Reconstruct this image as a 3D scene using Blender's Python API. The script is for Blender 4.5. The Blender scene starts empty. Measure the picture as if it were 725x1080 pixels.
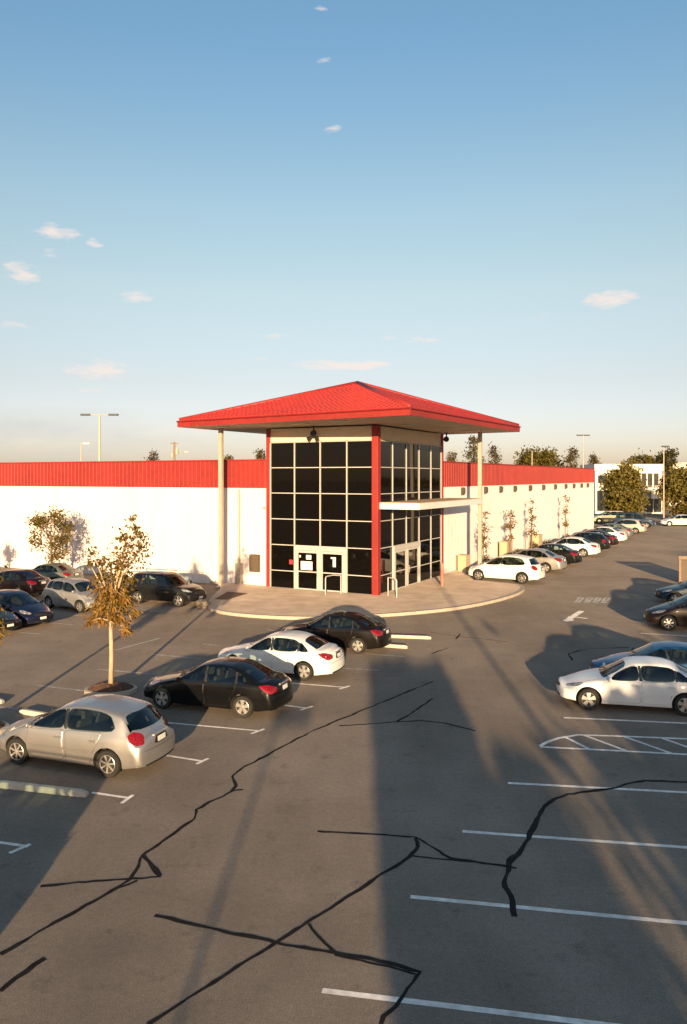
import bpy, bmesh, math, random
import numpy as np
from mathutils import Vector, Matrix
from mathutils.bvhtree import BVHTree
from mathutils import noise as mnoise

R = math.radians
rng = random.Random(7)
SC = bpy.context.scene
COL = SC.collection

# ------------------------------------------------------------------ camera constants (metres, level camera 7 m up)
CAM_H, FPX, U0, VH = 7.0, 830.0, 362.5, 503.0


def g(u, v, z=0.0):
    """ground (or height z) point that the photograph shows at u, v"""
    y = FPX * (CAM_H - z) / (v - VH)
    return Vector(((u - U0) / FPX * y, y, z))


def at(u, y, z=0.0):
    return Vector(((u - U0) / FPX * y, y, z))


SUN_EL, SUN_DRIFT = 7.7, 1.2      # elevation, degrees the light drifts to the right of straight ahead

# ------------------------------------------------------------------ materials


def new_mat(name):
    m = bpy.data.materials.new(name)
    m.use_nodes = True
    nt = m.node_tree
    return m, nt, nt.nodes['Principled BSDF']


def mat(name, col, rough=.6, metal=0., var=.12, scale=6., bump=0., bscale=40., spec=.5, coat=0., stretch=None, var2=0., scale2=.4):
    m, nt, b = new_mat(name)
    N, L = nt.nodes, nt.links
    tc = N.new('ShaderNodeTexCoord')
    src = tc.outputs['Object']
    if stretch:
        mp = N.new('ShaderNodeMapping')
        mp.inputs['Scale'].default_value = stretch
        L.new(src, mp.inputs['Vector'])
        src = mp.outputs['Vector']
    n = N.new('ShaderNodeTexNoise')
    n.inputs['Scale'].default_value = scale
    n.inputs['Detail'].default_value = 6
    L.new(src, n.inputs['Vector'])
    rp = N.new('ShaderNodeValToRGB')
    rp.color_ramp.elements[0].position = .3
    rp.color_ramp.elements[1].position = .7
    rp.color_ramp.elements[0].color = [c * (1 - var) for c in col[:3]] + [1]
    rp.color_ramp.elements[1].color = [min(1, c * (1 + var)) for c in col[:3]] + [1]
    L.new(n.outputs['Fac'], rp.inputs['Fac'])
    out = rp.outputs['Color']
    if var2:
        n2 = N.new('ShaderNodeTexNoise')
        n2.inputs['Scale'].default_value = scale2
        n2.inputs['Detail'].default_value = 5
        L.new(tc.outputs['Object'], n2.inputs['Vector'])
        r2 = N.new('ShaderNodeMapRange')
        r2.inputs['From Min'].default_value = .3
        r2.inputs['From Max'].default_value = .7
        r2.inputs['To Min'].default_value = 1 - var2
        r2.inputs['To Max'].default_value = 1 + var2
        L.new(n2.outputs['Fac'], r2.inputs['Value'])
        mx = N.new('ShaderNodeVectorMath')
        mx.operation = 'SCALE'
        L.new(out, mx.inputs[0])
        L.new(r2.outputs['Result'], mx.inputs['Scale'])
        out = mx.outputs['Vector']
    L.new(out, b.inputs['Base Color'])
    b.inputs['Roughness'].default_value = rough
    b.inputs['Metallic'].default_value = metal
    b.inputs['Specular IOR Level'].default_value = spec
    b.inputs['Coat Weight'].default_value = coat
    if bump:
        n3 = N.new('ShaderNodeTexNoise')
        n3.inputs['Scale'].default_value = bscale
        n3.inputs['Detail'].default_value = 4
        L.new(src, n3.inputs['Vector'])
        bp = N.new('ShaderNodeBump')
        bp.inputs['Strength'].default_value = bump
        bp.inputs['Distance'].default_value = .02
        L.new(n3.outputs['Fac'], bp.inputs['Height'])
        L.new(bp.outputs['Normal'], b.inputs['Normal'])
    return m


def paint_mat():
    m, nt, b = new_mat('car paint')
    N, L = nt.nodes, nt.links
    oi = N.new('ShaderNodeObjectInfo')
    tc = N.new('ShaderNodeTexCoord')
    n = N.new('ShaderNodeTexNoise')
    n.inputs['Scale'].default_value = 2.2
    n.inputs['Detail'].default_value = 6
    L.new(tc.outputs['Object'], n.inputs['Vector'])
    mr = N.new('ShaderNodeMapRange')
    mr.inputs['To Min'].default_value = .9
    mr.inputs['To Max'].default_value = 1.08
    L.new(n.outputs['Fac'], mr.inputs['Value'])
    sc = N.new('ShaderNodeVectorMath')
    sc.operation = 'SCALE'
    L.new(oi.outputs['Color'], sc.inputs[0])
    L.new(mr.outputs['Result'], sc.inputs['Scale'])
    # road dust low on the doors
    sx = N.new('ShaderNodeSeparateXYZ')
    L.new(tc.outputs['Object'], sx.inputs[0])
    dz = N.new('ShaderNodeMapRange')
    dz.inputs['From Min'].default_value = .62
    dz.inputs['From Max'].default_value = .2
    dz.inputs['To Min'].default_value = 0
    dz.inputs['To Max'].default_value = .025
    L.new(sx.outputs['Z'], dz.inputs['Value'])
    ml = N.new('ShaderNodeMath')
    ml.operation = 'MULTIPLY'
    L.new(dz.outputs['Result'], ml.inputs[0])
    L.new(n.outputs['Fac'], ml.inputs[1])
    mix = N.new('ShaderNodeMix')
    mix.data_type = 'RGBA'
    L.new(ml.outputs['Value'], mix.inputs['Factor'])
    L.new(sc.outputs['Vector'], mix.inputs['A'])
    mix.inputs['B'].default_value = (.2, .17, .14, 1)
    L.new(mix.outputs['Result'], b.inputs['Base Color'])
    L.new(oi.outputs['Alpha'], b.inputs['Metallic'])
    b.inputs['Roughness'].default_value = .42
    b.inputs['Specular IOR Level'].default_value = .12
    b.inputs['Coat Weight'].default_value = .45
    b.inputs['Coat Roughness'].default_value = .03
    return m


def leaf_mat(name, cols, trans=.35):
    m, nt, b = new_mat(name)
    N, L = nt.nodes, nt.links
    ge = N.new('ShaderNodeNewGeometry')
    rp = N.new('ShaderNodeValToRGB')
    els = rp.color_ramp.elements
    els[0].color = list(cols[0]) + [1]
    els[1].color = list(cols[-1]) + [1]
    for i, c in enumerate(cols[1:-1]):
        e = els.new((i + 1) / (len(cols) - 1))
        e.color = list(c) + [1]
    L.new(ge.outputs['Random Per Island'], rp.inputs['Fac'])
    L.new(rp.outputs['Color'], b.inputs['Base Color'])
    b.inputs['Roughness'].default_value = .55
    b.inputs['Specular IOR Level'].default_value = .3
    t = N.new('ShaderNodeBsdfTranslucent')
    L.new(rp.outputs['Color'], t.inputs['Color'])
    mx = N.new('ShaderNodeMixShader')
    mx.inputs[0].default_value = trans
    L.new(b.outputs[0], mx.inputs[1])
    L.new(t.outputs[0], mx.inputs[2])
    L.new(mx.outputs[0], nt.nodes['Material Output'].inputs['Surface'])
    return m


def asphalt_mat():
    m, nt, b = new_mat('asphalt')
    N, L = nt.nodes, nt.links
    tc = N.new('ShaderNodeTexCoord')

    def noise(scale, detail=6, rough=.55, vec=None):
        n = N.new('ShaderNodeTexNoise')
        n.inputs['Scale'].default_value = scale
        n.inputs['Detail'].default_value = detail
        n.inputs['Roughness'].default_value = rough
        L.new(vec or tc.outputs['Object'], n.inputs['Vector'])
        return n.outputs['Fac']

    def rng_(src, a, b_, lo, hi):
        r = N.new('ShaderNodeMapRange')
        for k, v in zip(('From Min', 'From Max', 'To Min', 'To Max'), (a, b_, lo, hi)):
            r.inputs[k].default_value = v
        L.new(src, r.inputs['Value'])
        return r.outputs['Result']

    def mul(a, b_):
        x = N.new('ShaderNodeMath')
        x.operation = 'MULTIPLY'
        L.new(a, x.inputs[0])
        L.new(b_, x.inputs[1])
        return x.outputs[0]
    mp = N.new('ShaderNodeMapping')
    mp.inputs['Rotation'].default_value = (0, 0, R(-30))
    mp.inputs['Scale'].default_value = (.9, .12, 1)
    L.new(tc.outputs['Object'], mp.inputs['Vector'])
    f = mul(rng_(noise(.09), .35, .65, .82, 1.14), rng_(noise(.7), .3, .7, .88, 1.1))
    f = mul(f, rng_(noise(.5, vec=mp.outputs['Vector']), .3, .7, .88, 1.1))      # wear along the drive lane
    f = mul(f, rng_(noise(46, 4, .8), .32, .68, .55, 1.5))
    f = mul(f, rng_(noise(9, 5, .7), .3, .7, .87, 1.13))
    f = mul(f, rng_(noise(.28, 7, .65), .56, .72, 1, .84))                         # aggregate
    f = mul(f, rng_(noise(1.6, 9, .72), .57, .70, 1, .66))                         # oil spots
    s = N.new('ShaderNodeVectorMath')
    s.operation = 'SCALE'
    s.inputs[0].default_value = (.236, .189, .148)
    L.new(f, s.inputs['Scale'])
    L.new(s.outputs['Vector'], b.inputs['Base Color'])
    b.inputs['Roughness'].default_value = .88
    b.inputs['Diffuse Roughness'].default_value = .16
    b.inputs['Specular IOR Level'].default_value = .25
    bp = N.new('ShaderNodeBump')
    bp.inputs['Strength'].default_value = .35
    bp.inputs['Distance'].default_value = .012
    L.new(noise(70, 4, .7), bp.inputs['Height'])
    L.new(bp.outputs['Normal'], b.inputs['Normal'])
    return m


M = {}
M['paint'] = paint_mat()
M['asphalt'] = asphalt_mat()
M['ground'] = mat('dry ground', (.11, .10, .075), .95, var=.35, scale=.15)
M['line'] = mat('worn road paint', (.78, .72, .66), .8, var=.2, scale=7, var2=.18, scale2=1.3)
M['faded'] = mat('faded road paint', (.34, .325, .31), .85, var=.4, scale=5, var2=.25, scale2=2)
M['tar'] = mat('tar sealant', (.020, .017, .016), .85, var=.4, scale=5, spec=.12)
M['concrete'] = mat('concrete slab', (.47, .365, .28), .9, var=.14, scale=1.2, bump=.2, var2=.15, scale2=.35)
for k_ in ('line', 'faded', 'concrete', 'ground'):
    M[k_].node_tree.nodes['Principled BSDF'].inputs['Diffuse Roughness'].default_value = .2
M['kerb'] = mat('concrete kerb', (.43, .36, .29), .9, var=.15, scale=4, bump=.2)
M['stop'] = mat('concrete stop', (.50, .44, .36), .9, var=.1, scale=9, bump=.3, var2=.08, scale2=2.5)
M['white'] = mat('white metal siding', (.68, .62, .61), .55, var=.06, scale=2, stretch=(1, 1, .15), var2=.04, scale2=.25)
M['red'] = mat('red painted metal', (.25, .020, .015), .55, var=.1, scale=3, var2=.14)
M['reddark'] = mat('red gutter', (.20, .012, .011), .5, var=.15)
M['tile'] = mat('red roof tile', (.33, .022, .017), .65, var=.16, scale=7, var2=.12, scale2=.6, bump=.3, bscale=9)
M['cream'] = mat('cream plaster', (.62, .54, .42), .8, var=.06, scale=2)
M['soffit'] = mat('soffit panel', (.62, .50, .37), .8, var=.06, scale=1.5)
M['post'] = mat('beige painted steel', (.40, .34, .28), .5, var=.08, scale=2)
M['alu'] = mat('pale aluminium', (.46, .45, .43), .5, metal=.1, var=.06)
M['storeglass'] = mat('dark shop glass', (.004, .0035, .003), .03, var=.2, spec=.2)
M['carglass'] = mat('tinted car glass', (.008, .013, .014), .04, var=.2, spec=.6, coat=.3)
def clear_glass():
    m, nt, b = new_mat('clear car glass')
    N, L = nt.nodes, nt.links
    tr = N.new('ShaderNodeBsdfTransparent')
    tr.inputs['Color'].default_value = (.50, .60, .57, 1)
    gl = N.new('ShaderNodeBsdfGlossy')
    gl.inputs['Roughness'].default_value = .02
    tc = N.new('ShaderNodeTexCoord')
    n = N.new('ShaderNodeTexNoise')
    n.inputs['Scale'].default_value = 3
    L.new(tc.outputs['Object'], n.inputs['Vector'])
    fr = N.new('ShaderNodeFresnel')
    fr.inputs['IOR'].default_value = 1.55
    ad = N.new('ShaderNodeMath')
    ad.operation = 'MULTIPLY_ADD'
    L.new(n.outputs['Fac'], ad.inputs[0])
    ad.inputs[1].default_value = .06
    L.new(fr.outputs[0], ad.inputs[2])
    mx = N.new('ShaderNodeMixShader')
    L.new(ad.outputs[0], mx.inputs[0])
    L.new(tr.outputs[0], mx.inputs[1])
    L.new(gl.outputs[0], mx.inputs[2])
    L.new(mx.outputs[0], nt.nodes['Material Output'].inputs['Surface'])
    return m


M['clear'] = clear_glass()
M['cabin'] = mat('cabin lining', (.035, .032, .030), .9, var=.2)
M['seat'] = mat('seat cloth', (.06, .055, .05), .95, var=.25, scale=9)
M['rubber'] = mat('tyre rubber', (.018, .017, .016), .85, var=.2)
M['trim'] = mat('black plastic', (.014, .014, .014), .55, var=.2)
M['alloy'] = mat('alloy wheel', (.55, .52, .48), .35, metal=.7, var=.1)
M['lamp'] = mat('headlamp lens', (.22, .23, .235), .1, var=.75, scale=11, coat=.6)
M['tail'] = mat('tail lamp red', (.20, .005, .007), .15, var=.25, scale=12, coat=.6)
M['plate'] = mat('licence plate', (.70, .70, .66), .5, var=.1, scale=20)
M['black'] = mat('black metal', (.02, .02, .02), .5, var=.2)
M['galv'] = mat('weathered steel', (.38, .34, .29), .55, metal=.3, var=.15)
M['brown'] = mat('brown metal box', (.10, .07, .042), .7, var=.12)
M['darkfit'] = mat('dark bronze fitting', (.05, .038, .028), .6)
M['corral'] = mat('brown painted frame', (.20, .14, .10), .7)
M['tan'] = mat('tan box', (.48, .36, .23), .8, var=.12)
M['paper'] = mat('paper notice', (.72, .68, .62), .8, var=.08)
M['mulch'] = mat('mulch', (.11, .055, .035), .95, var=.55, scale=24, bump=1., bscale=30)
M['rock'] = mat('sandstone', (.42, .31, .20), .95, var=.25, scale=6, bump=.5, bscale=9)
M['bark'] = mat('bark', (.17, .12, .085), .9, var=.3, scale=14, bump=.5, stretch=(1, 1, .25))
M['palebark'] = mat('pale bark', (.42, .31, .20), .85, var=.2, scale=14, stretch=(1, 1, .3))
M['wood'] = mat('weathered wood pole', (.20, .14, .09), .9, var=.25, scale=8, stretch=(1, 1, .2))
M['officewall'] = mat('office render', (.72, .66, .58), .8, var=.06, scale=.6)
M['officeglass'] = mat('office glass', (.03, .035, .035), .1, var=.3)
M['lampglow'] = mat('soffit lens', (.65, .60, .50), .4, var=.05)
M['redsign'] = mat('red sticker', (.45, .03, .04), .6)
M['pinkpost'] = mat('faded red post', (.55, .20, .14), .6, var=.12)
L_green = [(.030, .040, .012), (.060, .070, .018), (.10, .095, .022)]
M['leaf_autumn'] = leaf_mat('autumn leaves', [(.07, .055, .010), (.15, .105, .018), (.20, .11, .018), (.12, .11, .022)])
M['leaf_wall'] = leaf_mat('wall tree leaves', [(.06, .052, .010), (.13, .10, .018), (.21, .14, .024), (.11, .105, .024)])
M['leaf_frond'] = leaf_mat('orange fronds', [(.15, .075, .016), (.28, .145, .028), (.33, .19, .04), (.15, .105, .022)])
M['leaf_olive'] = leaf_mat('olive leaves', [(.055, .05, .010), (.12, .10, .018), (.17, .125, .02)])
M['leaf_dark'] = leaf_mat('dark leaves', [(.022, .026, .008), (.05, .05, .012), (.085, .075, .016)])
M['leaf_office'] = leaf_mat('office tree leaves', [(.075, .068, .014), (.15, .125, .025), (.23, .17, .035)])
M['leaf_far'] = leaf_mat('far leaves', [(.05, .042, .016), (.09, .068, .024), (.14, .10, .034)])

# ------------------------------------------------------------------ object helpers


def link(name, me, parent=None, loc=None):
    o = bpy.data.objects.new(name, me)
    COL.objects.link(o)
    if parent is not None:
        o.parent = parent
    if loc is not None:
        o.location = loc
    return o


def tag(o, label, cat, group=None):
    o['label'] = label
    o['category'] = cat
    if group:
        o['group'] = group
    return o


def struct(o, kind='structure'):
    o['kind'] = kind
    return o


def thing(name, label, cat, loc=(0, 0, 0), rz=0., group=None, scale=1.):
    o = link(name, None, loc=loc)
    o.rotation_euler = (0, 0, rz)
    o.scale = (scale,) * 3
    o.empty_display_size = .3
    return tag(o, label, cat, group)


class MB:
    """collects simple shapes and links them as ONE mesh"""

    def __init__(s):
        s.v, s.f, s.m = [], [], []

    def add(s, verts, faces, mi=0):
        b = len(s.v)
        s.v += [tuple(p) for p in verts]
        s.f += [tuple(b + i for i in f) for f in faces]
        s.m += [mi] * len(faces)

    def box(s, x0, x1, y0, y1, z0, z1, mi=0):
        s.add([(x0, y0, z0), (x1, y0, z0), (x1, y1, z0), (x0, y1, z0), (x0, y0, z1), (x1, y0, z1), (x1, y1, z1), (x0, y1, z1)],
              [(0, 3, 2, 1), (4, 5, 6, 7), (0, 1, 5, 4), (1, 2, 6, 5), (2, 3, 7, 6), (3, 0, 4, 7)], mi)

    def tube(s, pts, r, n=8, mi=0, cap=True):
        pts = [Vector(p) for p in pts]
        rs = r if isinstance(r, (list, tuple)) else [r] * len(pts)
        V, F = [], []
        prev = None
        for i, p in enumerate(pts):
            d = (pts[min(i + 1, len(pts) - 1)] - pts[max(i - 1, 0)]).normalized()
            a = d.orthogonal().normalized() if prev is None else (prev - d * prev.dot(d)).normalized()
            prev = a
            c = d.cross(a)
            for k in range(n):
                t = 2 * math.pi * k / n
                V.append(p + (a * math.cos(t) + c * math.sin(t)) * rs[i])
        for i in range(len(pts) - 1):
            for k in range(n):
                F.append((i * n + k, i * n + (k + 1) % n, (i + 1) * n + (k + 1) % n, (i + 1) * n + k))
        if cap:
            F.append(tuple(range(n - 1, -1, -1)))
            F.append(tuple(range((len(pts) - 1) * n, len(pts) * n)))
        s.add(V, F, mi)

    def prism(s, poly, z0, z1, mi=0, mtop=None):
        n = len(poly)
        V = [(p[0], p[1], z0) for p in poly] + [(p[0], p[1], z1) for p in poly]
        s.add(V, [tuple(range(n - 1, -1, -1))] + [(i, (i + 1) % n, n + (i + 1) % n, n + i) for i in range(n)], mi)
        s.add([(p[0], p[1], z1) for p in poly], [tuple(range(n))], mi if mtop is None else mtop)

    def mesh(s, name, mats, smooth=False, angle=None):
        me = bpy.data.meshes.new(name)
        me.from_pydata(s.v, [], s.f)
        for m in (mats if isinstance(mats, (list, tuple)) else [mats]):
            me.materials.append(m)
        me.polygons.foreach_set('material_index', s.m)
        if smooth:
            me.polygons.foreach_set('use_smooth', [True] * len(s.f))
            if angle:
                me.set_sharp_from_angle(angle=R(angle))
        me.update()
        return me

    def build(s, name, mats, parent=None, smooth=False, angle=None, bevel=0., loc=None):
        o = link(name, s.mesh(name, mats, smooth, angle), parent, loc)
        if bevel:
            md = o.modifiers.new('bevel', 'BEVEL')
            md.width = bevel
            md.segments = 2
            md.limit_method = 'ANGLE'
        return o


def box_part(name, b, m, parent=None, bevel=0.):
    q = MB()
    q.box(*b)
    return q.build(name, m, parent, bevel=bevel)


# ------------------------------------------------------------------ ground
def sheet(name, poly, z, m):
    q = MB()
    q.add([(p[0], p[1], z) for p in poly], [tuple(range(len(poly)))])
    return struct(q.build(name, m))


sheet('ground', [(-1500, -600), (1500, -600), (1500, 2500), (-1500, 2500)], -.006, M['ground'])
sheet('parking_lot', [(-110, -70), (150, -70), (150, 138), (-110, 138)], 0, M['asphalt'])


def strip(q, pts, w, z, jitter=0., mi=0, wave=0.):
    pts = [Vector((p[0], p[1], 0)) for p in pts]
    V = []
    for i, p in enumerate(pts):
        d = (pts[min(i + 1, len(pts) - 1)] - pts[max(i - 1, 0)]).normalized()
        n = Vector((-d.y, d.x, 0)) * (w / 2 * (1 + (wave * 2 * mnoise.noise(p * 1.7) + wave * mnoise.noise(p * 6) if wave else 0)))
        V += [(p + n).to_tuple()[:2] + (z,), (p - n).to_tuple()[:2] + (z,)]
    q.add(V, [(2 * i, 2 * i + 1, 2 * i + 3, 2 * i + 2) for i in range(len(pts) - 1)], mi)


def line(pxs, w=.1, m='line', name='parking_line', z=.002):
    q = MB()
    strip(q, [g(*p) for p in pxs], w, z)
    return struct(q.build(name, M[m]))


for p in ([(340, 1045), (636, 1081), (760, 1096)], [(433, 946), (725, 974), (780, 979)], [(488, 877), (725, 894), (790, 898.6)], [(536, 826), (725, 836), (800, 840)],
          [(595, 757), (725, 763), (800, 766.5)], [(676, 668), (760, 673)]):
    line(p, .11)
for p, t in (([(97, 836), (137, 842)], [(128, 847.5), (140.5, 838.5)]), ([(176, 797), (214, 803)], [(207, 806), (220, 800)]),
             ([(150, 760), (274, 771)], [(265, 774), (279, 769)]), ([(285, 742), (324, 747)], [(317, 749), (330, 745)]),
             ([(300, 720), (364, 725)], [(358, 727), (369, 723.5)]), ([(-40, 883), (30, 893)], [(10, 900), (32, 890.5)])):
    q = MB()
    strip(q, [g(*a) for a in p], .09, .002)
    strip(q, [g(*a) for a in t], .09, .0026)
    struct(q.build('parking_line', M['line']))
for p in ([(364, 705), (399, 707)], [(385, 689.5), (427, 692.5)], [(37, 722.5), (91, 729)], [(-20, 743), (20, 748)], [(103, 706), (162, 711)],
          [(160, 690), (212, 695)], [(214, 679), (233, 681)], [(282, 664), (300, 667)], [(121, 686), (169, 673)], [(142, 642), (170, 645)],
          [(53, 657), (77, 659)], [(20, 667), (44, 669)], [(76, 649), (99, 650)], [(553, 620), (573, 622)], [(574, 612.5), (592, 613.6)],
          [(604, 604.5), (617, 605)], [(611, 594.8), (630, 594.6)], [(640, 586), (652, 586)], [(646, 580), (658, 580)], [(654, 573), (667, 573)]):
    line(p, .1, 'faded')
# hatched island
q = MB()
strip(q, [g(*p) for p in [(570, 787), (577, 783), (590, 778.6), (610, 775.3), (650, 776.5), (725, 779.5), (800, 782.5)]], .11, .004)
strip(q, [g(*p) for p in [(570, 788), (650, 792), (725, 796), (800, 800)]], .11, .0055)
for p in ([(596, 777.5), (621, 790)], [(616, 775.5), (661, 792.3)], [(658, 777), (709, 795)], [(698, 778.6), (750, 797)], [(745, 780.6), (795, 799)]):
    strip(q, [g(*a) for a in p], .1, .007)
struct(q.build('hatched_island_marking', M['line']))
# arrow and worn lane lettering
q = MB()
strip(q, [g(*p) for p in [(597, 655), (614, 644.5)]], .3, .004)
strip(q, [g(*p) for p in [(604, 650.5), (620, 652.5)]], .16, .0055)
a, b, c = g(596.5, 656), g(600, 649.5), g(606, 654.5)
q.add([(a.x, a.y, .007), (c.x, c.y, .007), (b.x, b.y, .007)], [(0, 1, 2)])
struct(q.build('lane_arrow_marking', M['line']))
q = MB()
for u in (607, 617, 626, 635):
    for s_ in ([(u, 636), (u + 4, 630.2)], [(u + 4, 630.2), (u + 8, 630.8)], [(u + 3, 636), (u + 8.5, 630.8)], [(u + 2, 633.2), (u + 6, 633.4)]):
        strip(q, [g(*p) for p in s_], .15, .004 + .0012 * rng.random())
struct(q.build('lane_lettering_marking', M['faded']))
# tar sealed cracks
CR = [
    ([(0, 1007), (50, 978), (99, 951), (137, 928), (151, 902), (178, 883), (205, 864), (207, 854), (226, 844), (244, 835), (249, 829), (245, 819), (256, 810), (275, 800), (330, 771), (380, 750), (457, 719)], .11),
    ([(42.6, 935), (90, 931), (124, 928), (150, 927), (170, 925)], .1), ([(151, 902), (160, 913), (169, 924)], .16), ([(99, 951), (124, 937), (145, 929)], .1),
    ([(238, 838), (247, 834), (256.5, 833)], .1), ([(0, 1046), (28, 1025), (47.6, 1011)], .12),
    ([(163, 966), (230, 981), (300, 997), (353, 1005), (400, 1014), (443.5, 1025.5), (423, 1054), (402, 1081)], .11), ([(353, 1007.5), (400, 1018), (442, 1029)], .06),
    ([(326, 974.5), (338, 990), (353, 1005)], .1),
    ([(156, 1081), (207, 1048), (250, 1020), (300, 989), (370, 944), (432, 904), (441, 893), (438, 884)], .11),
    ([(335, 877), (390, 880), (438, 883), (457, 894), (476, 905.5), (510, 911), (545, 916)], .09), ([(432, 902.5), (476, 907), (535, 913.5)], .08),
    ([(543, 967), (541, 951), (533, 936), (535, 922), (537, 911), (550, 897), (558, 885), (566, 866), (575.5, 850), (585, 843), (599, 838), (651, 831), (666, 826), (681, 823.5), (725, 825), (760, 826)], .14),
    ([(358, 765.7), (400, 763), (441, 760), (470, 763), (502, 771)], .1), ([(419, 762), (437, 750), (457, 737)], .1),
    ([(455, 667), (481, 671), (510, 674), (536, 677)], .07), ([(604, 697), (600, 690), (612, 686), (627, 684), (665, 683)], .12),
    ([(481, 674), (486, 668.5)], .1), ([(455, 690), (473, 683)], .08)]
for i, (pl, w) in enumerate(CR):
    P = [g(*p) for p in pl]
    Q = [P[0]]
    for a, b in zip(P, P[1:]):
        k = max(2, int((b - a).length / .13))
        for j in range(1, k + 1):
            t = a.lerp(b, j / k)
            if j < k:
                t = t + Vector((mnoise.noise(t * 2.1), mnoise.noise(t * 2.3 + Vector((9, 0, 0))), 0)) * .05 + Vector((rng.uniform(-.006, .006), rng.uniform(-.006, .006), 0))
            Q.append(t)
    q = MB()
    strip(q, Q, w * .68, .0030 + .00012 * i, .0, wave=.35)
    struct(q.build('tar_sealed_crack', M['tar']))

# ------------------------------------------------------------------ store building (local frame: x to the right front, y to the back, corner of the tower at 0)
BA = math.atan2(-.4738, .8806)
BC = Vector((1.9, 45.7, 0))
MBL = Matrix.Translation(BC) @ Matrix.Rotation(BA, 4, 'Z')
store = thing('store_building', 'long white store with red parapet band and glazed corner entrance under a red hip roof', 'store', BC, BA)


def ribbed(name, p0, p1, z0, z1, m, out, pitch=.3, depth=.03, cap=.3):
    """trapezoid ribbed sheet along p0-p1 standing on z0..z1; out is the outward normal"""
    p0, p1, out = Vector(p0), Vector(p1), Vector(out)
    d = (p1 - p0)
    n = int(d.length / pitch)
    u = d.normalized()
    prof = []
    for i in range(n):
        b = i * pitch
        for t, h in ((0, 0), (.60, 0), (.70, 1), (.90, 1)):
            prof.append((b + t * pitch, h * depth))
    prof.append((d.length, 0))
    q = MB()
    V = []
    for t, h in prof:
        p = p0 + u * t + out * h
        V += [(p.x, p.y, z0), (p.x, p.y, z1)]
    q.add(V, [(2 * i, 2 * i + 2, 2 * i + 3, 2 * i + 1) for i in range(len(prof) - 1)])
    pk = [p0 + out * depth, p1 + out * depth, p1 - out * cap, p0 - out * cap]
    q.add([(p.x, p.y, z1 + .002) for p in pk], [(0, 1, 2, 3)])
    return q.build(name, m, store)


ZR, ZT = 6.33, 8.03
ribbed('wall', (-64, .16, 0), (-7.62, .16, 0), 0, ZR, M['white'], (0, -1, 0), .3, .018)
ribbed('wall', (-.16, 10.62, 0), (-.16, 66.2, 0), 0, ZR, M['white'], (1, 0, 0), .3, .018)
ribbed('parapet', (-64, .10, 0), (-7.62, .10, 0), ZR - .03, ZT, M['red'], (0, -1, 0), .36, .045)
ribbed('parapet', (-.10, 10.62, 0), (-.10, 66.26, 0), ZR - .03, ZT, M['red'], (1, 0, 0), .36, .045)
q = MB()
q.box(-64, -7.62, .02, .5, ZT + .004, ZT + .09)
q.box(-.5, -.02, 10.62, 66.3, ZT + .004, ZT + .09)
q.build('parapet_coping', M['red'], store)
box_part('rear_wall', (-64, -.2, 66.0, 66.2, 0, ZT - .1), M['white'], store)
q = MB()
q.box(-64, -.45, .55, 65.95, ZT - .6, ZT - .5)
q.build('flat_roof', M['soffit'], store)
# tower
ZG, ZS = 9.13, 10.0
rows = [.06, 1.2, 2.8, 4.4, 6.0, 7.57, ZG]
lx = [-7.32, -5.56, -3.74, -1.92, -.22]
ry = [.22, 2.26, 4.32, 6.38, 8.44, 10.32]


def pane_left(x0, x1, z0, z1):
    q = MB()
    t = [rng.uniform(-.009, .009) for _ in range(2)]
    q.add([(x0, .02 + t[0], z0), (x1, .02 + t[1], z0), (x1, .02 + t[1], z1), (x0, .02 + t[0], z1)], [(0, 1, 2, 3)])
    return q.build('glass_pane', M['storeglass'], store)


def pane_right(y0, y1, z0, z1):
    q = MB()
    t = [rng.uniform(-.009, .009) for _ in range(2)]
    q.add([(-.02 + t[0], y0, z0), (-.02 + t[1], y1, z0), (-.02 + t[1], y1, z1), (-.02 + t[0], y0, z1)], [(0, 1, 2, 3)])
    return q.build('glass_pane', M['storeglass'], store)


for i in range(4):
    for j in range(6):
        if not (i in (1, 2) and j < 2):
            pane_left(lx[i], lx[i + 1], rows[j], rows[j + 1])
for i in range(5):
    for j in range(6):
        if not (i in (1, 2) and j < 2):
            pane_right(ry[i], ry[i + 1], rows[j], rows[j + 1])
q = MB()
for i, x in enumerate(lx):
    z0 = 2.8 if i == 2 else 0
    q.box(x - .034, x + .034, -.055, .015, z0, ZG)
for j, z in enumerate(rows):
    for a, b in zip(lx, lx[1:]):
        if j < 2 and a in lx[1:3]:
            continue
        q.box(a + .04, b - .04, -.048, .010, z - .026, z + .026)
q.build('mullion_frame', M['alu'], store)
q = MB()
for i, y in enumerate(ry):
    q.box(-.015, .04, y - .034, y + .034, 2.8 if i == 2 else 0, ZG)
for j, z in enumerate(rows):
    for a, b in zip(ry, ry[1:]):
        if j < 2 and a in ry[1:3]:
            continue
        q.box(-.010, .034, a + .04, b - .04, z - .026, z + .026)
q.build('mullion_frame', M['alu'], store)
q = MB()
q.box(-7.4, -.2, .03, .2, ZG + .045, ZS - .01)
q.box(-.2, -.03, .2, 10.4, ZG + .045, ZS - .01)
q.build('cream_band', M['cream'], store)
q = MB()      # the inside face behind the glass and the tower's back
q.box(-7.5, -.3, .35, .4, 0, ZS - .02)
q.box(-.4, -.35, .4, 10.4, 0, ZS - .02)
q.box(-7.6, -.1, 10.42, 10.6, 0.01, ZS - .03)
q.box(-7.6, -7.42, .2, 10.4, 0.01, ZS - .03)
q.build('tower_wall', M['cream'], store)
for nm, b in (('corner_column', (-.2, .2, -.2, .2, 0, ZS)), ('edge_column', (-7.62, -7.36, -.08, .3, 0, ZS)), ('edge_column', (-.3, .08, 10.36, 10.62, 0, ZS))):
    box_part(nm, b, M['red'], store, .015)


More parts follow.
